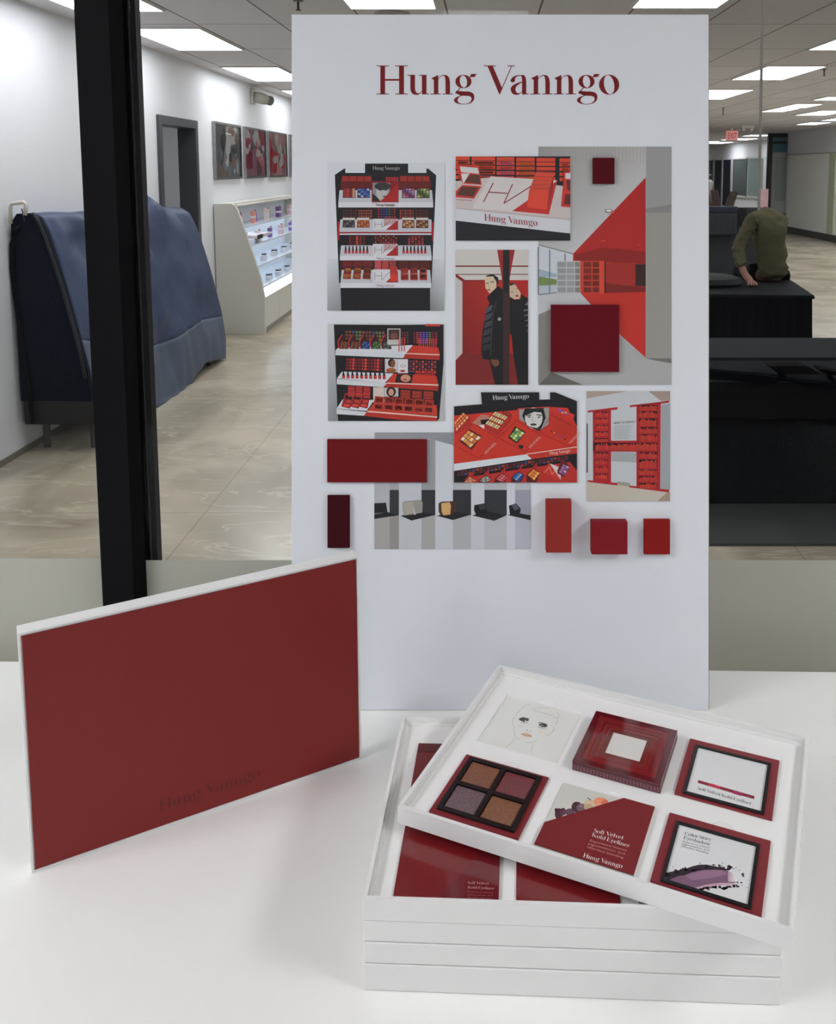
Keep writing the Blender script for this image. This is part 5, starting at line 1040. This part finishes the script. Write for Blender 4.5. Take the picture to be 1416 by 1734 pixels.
# D: four pan palette
t, hx, hy = card('D', 'eyeshadow_palette', 'palette of four glittery bronze, red and mauve pans, front left pocket', 'palette', .003, card_red)
bl_ = M('card_black'); rr_ = lambda x, y: cl_(x, y, 700, 1260, 4.72, t, .006)
qx = [cl_(455,120,700,1260,4.72,t,.004), cl_(790,745,700,1260,4.72,t,.004)]
x0, x1, y0, y1 = -hx+.007, hx-.0065, -hy+.0055, hy-.0055
ringbox(MB(), x0,x1,y0,y1,.0055,.003,.0058).box(-.003,.003,y0+.0055,y1-.0055,.003,.0058).box(x0+.0055,-.003,-.003,.003,.003,.0058).box(.003,x1-.0055,-.003,.003,.003,.0058).build('black_frame', bl_, t, bevel=.0003)
def glit(n, c1, c2):
    m = M(n, c1, .35, spec=.7, bump=.5, bscale=1400); nt = m.node_tree; p = nt.nodes['Principled BSDF']
    for l in list(p.inputs['Base Color'].links): nt.links.remove(l)
    tc = nt.nodes.new('ShaderNodeTexCoord'); n_ = nt.nodes.new('ShaderNodeTexNoise'); n_.inputs['Scale'].default_value = 700; r = nt.nodes.new('ShaderNodeValToRGB')
    r.color_ramp.elements[0].position = .35; r.color_ramp.elements[0].color = (*C(*c1), 1); r.color_ramp.elements[1].position = .65; r.color_ramp.elements[1].color = (*C(*c2), 1)
    nt.links.new(tc.outputs['Object'], n_.inputs[0]); nt.links.new(n_.outputs[0], r.inputs[0]); nt.links.new(r.outputs[0], p.inputs['Base Color']); return m
for (a_, b_, c_, d_), m_, lb in (((x0+.0062,-.0037,.0037,y1-.0062), glit('bronze_glitter',(118,62,34),(166,100,62)),'bronze glitter pan'), ((.0037,x1-.0062,.0037,y1-.0062), glit('red_glitter',(104,26,32),(150,54,60)),'red glitter pan'), ((x0+.0062,-.0037,y0+.0062,-.0037), glit('mauve_glitter',(92,66,74),(144,112,120)),'mauve glitter pan'), ((.0037,x1-.0062,y0+.0062,-.0037), glit('copper_glitter',(112,58,28),(172,106,58)),'copper glitter pan')):
    o = MB().box(a_,b_,c_,d_,.003,.0046).build('pan', m_, t, bevel=.0012); o['label'] = lb
# E: folded red card with torn edge print
t, hx, hy = card('E', 'eyeliner_text_card', 'red card with white serif text and crushed makeup crumbs in its pale corner', 'card', .0022, M('card_pale', (214,214,206), .3))
a = cart(t, 900, 1320, 6.436, .0024)
a.e(300,375,44,62,(74,44,60)); a.e(345,350,34,40,(96,60,76)); a.e(420,355,50,40,(96,72,84)); a.e(495,300,58,58,(70,46,58)); a.e(550,310,60,46,(112,88,98)); a.e(270,332,16,20,(60,34,48)); a.e(480,258,18,14,(66,40,52)); a.e(640,265,66,44,(206,180,150)); a.e(620,300,50,34,(176,156,124)); a.e(750,240,70,46,(222,140,108)); a.e(800,255,40,38,(206,110,84)); a.l([(610,200),(650,228)],9,(90,70,66)); a.e(735,285,40,24,(230,156,120)); a.e(330,330,14,10,(50,30,40)); a.e(540,290,20,14,(140,116,124))
a.mb.build('makeup_print', ink, t)
def outl(px, py): return cl_(px, py, 900, 1320, 6.436, t, .003)
PO = [outl(150,475), outl(1000,232)]; fl = [PO[0], PO[1], (hx, hy), (hx,-hy), (-hx,-hy)]
fl[0] = (-hx+.0002, PO[0][1]); fl[1] = (PO[1][0], hy-.0002); fl[2] = (hx-.0002, hy-.0002)
fl[3] = (hx-.0002,-hy+.0002); fl[4] = (-hx+.0002,-hy+.0002)
MB().prism(fl, .0030, .0040, 'z').build('red_flap', M('flap_red', (122,34,38), .45, k=1.08, spec=.35), t)
a = cart(t, 900, 1320, 6.436, .0041)
for tx_, o_, e_, hh in (('Soft Velvet',(678,572),(1000,655),(12,-40)), ('Kohl Eyeliner',(656,618),(1068,742),(12,-40)), ('Hung Vanngo',(560,845),(990,968),(14,-46))): sp_, sw = serif(tx_); a.text(sp_, sw, o_, e_, hh, (232,206,204), tx_[0] == 'S')
for tx_, o_, e_ in (('Experience intense',(634,672),(1036,782)), ('pigmentation, and',(616,706),(1018,820)), ('effortless blending',(602,742),(1000,862))): sp_, sw = sans(tx_); a.text(sp_, sw, o_, e_, (7,-22), (196,132,132), False)
a.mb.build('card_lettering', ink, t)
# F: eyeshadow card
t, hx, hy = card('F', 'eyeshadow_window_card', 'square card with red border, black inner frame and a mauve powder smear', 'card', .003, card_red)
a0 = cl_(345,135,1090,1370,6.157,t,.003); a1 = cl_(1120,1055,1090,1370,6.157,t,.003)
x0, x1, y0, y1 = min(a0[0],a1[0]), max(a0[0],a1[0]), min(a0[1],a1[1]), max(a0[1],a1[1])
print('WIN', x0, x1, y0, y1); window(t, x0, x1, y0, y1, .0036, .003)
a = cart(t, 1090, 1370, 6.157, .0035, k=1.15)
sm = [(235,700),(300,715),(360,700),(430,690),(500,660),(560,645),(640,635),(730,630),(820,635),(880,645),(960,690),(975,760),(900,790),(820,790),(740,800),(650,815),(560,835),(500,838),(400,805),(300,770),(240,750)]
top = sm[:9]; rnd = random.Random(5)
a.p([(225,700),(260,660),(340,640),(420,630),(500,600),(580,580),(660,580),(760,600),(840,615),(900,640),(820,640),(720,640),(640,645),(540,660),(450,690),(330,735),(240,755)], (44,30,42))
for i in range(70):
    t_ = rnd.random(); x = 235+t_*690; yb = 690-130*math.sin(min(1, t_*1.15)*1.5)+t_*60; a.e(x, yb-rnd.uniform(-20,28), rnd.uniform(6,20), rnd.uniform(5,16), (rnd.randint(38,60),rnd.randint(26,38),rnd.randint(38,52)), 7, up=i == 0)
a.p(sm[2:], (122,88,112)); a.p([(430,690),(640,640),(820,640),(880,680),(700,720),(500,740)], (146,110,132)); a.p([(500,832),(650,790),(800,770),(940,770),(900,792),(740,802),(560,836)], (196,160,176)); a.p([(880,648),(960,690),(975,760),(880,760)], [(170,140,156),(226,224,222),(226,224,222),(176,150,164)])
for i in range(60):
    t_ = rnd.random(); x = 540+t_*450; yb = 850-60*t_; a.e(x, yb+rnd.uniform(-14,12)-t_*10+(0 if t_ < .6 else 20), rnd.uniform(6,20), rnd.uniform(4,13), (rnd.randint(38,66),rnd.randint(26,38),rnd.randint(40,56)), 7, up=i == 0)
for (x, y, r_s) in ((1035,680,16),(1040,700,12),(980,765,10),(1020,768,11),(1000,640,6),(965,612,6),(1090,742,5),(1078,820,6),(935,620,7),(822,562,6),(590,565,7),(305,605,6),(1030,800,5),(320,655,8)): a.e(x,y,r_s,r_s*.8,(66,44,62),8,up=False)
sp_, sw = serif('Color Story'); a.text(sp_, sw, (426,268), (706,335), (8,-32), (60,60,62)); sp_, sw = serif('Eyeshadow'); a.text(sp_, sw, (414,310), (696,385), (8,-32), (60,60,62), False)
for tx_, o_, e_ in (('Experience intense',(404,345),(690,412)), ('pigmentation, and',(397,368),(684,440)), ('effortless blending',(390,392),(674,468))): sp_, sw = sans(tx_); a.text(sp_, sw, o_, e_, (4,-16), (110,110,110), False)
a.mb.build('card_print', ink, t)
# ---- cards of the open tray below
gloss_red = M('gloss_card_red', (120,26,32), .2, spec=.5, coat=.3)
zt2 = zs+ZC
def lowcard(rect, label, name='red_card', mat=gloss_red): return card(None, name, label, 'card', .002, mat, 0, rect, SA, zt2)
t, hx, hy = lowcard((-.1805,-.0725,-.1365,-.030), 'glossy red card with a diagonal fold, front left pocket of the lower tray', 'folded_red_card')
MB().prism([(-.006,-hy+.0004),(hx-.0004,-hy+.0004),(hx-.0004,.040)], .0021, .0034, 'z').build('corner_flap', M('flap_dark_red', (108,24,32), .16, spec=.6, coat=.4), t)
a = cart(t, 600, 1380, 2.832, .0036, SA)
for tx_, o_, e_, hh in (('Soft Velvet',(543,330),(645,334),(3,-12)), ('Kohl Eyeliner',(543,352),(670,358),(3,-12))): sp_, sw = serif(tx_); a.text(sp_, sw, o_, e_, hh, (190,140,140), tx_[0] == 'S')
for tx_, o_, e_ in (('Experience intense',(540,370),(664,376)), ('pigmentation, and',(540,384),(664,390)), ('effortless blending',(540,398),(660,404))): sp_, sw = sans(tx_); a.text(sp_, sw, o_, e_, (1,-7), (150,80,84), False)
a.mb.build('card_lettering', ink, t)
lowcard((-.055,.0505,-.1365,-.030), 'plain glossy red card half hidden under the tilted tray, front middle pocket')
lowcard((.069,.175,-.1365,-.030), 'grey card just showing at the end of the lower tray opening', 'grey_card', M('card_grey', (170,162,158), .4))
t, hx, hy = lowcard((-.182,-.076,-.003,.1035), 'glossy dark red card at the back left of the lower tray'); MB().box(-hx+.0005,hx-.0005,hy-.017,hy-.0005,.0021,.0026).build('dark_band', M('band_dark_red',(92,22,28),.2), t)

sp_, sw = sans('EXIT'); xm = MB()
for p in sp_: xm.face([(-.105+x*.21/sw, -.0315, -.235+y*.00042) for x, y in p])
xm.build('lettering', M('exit_letters', (120,10,14), .5), exit_sign)
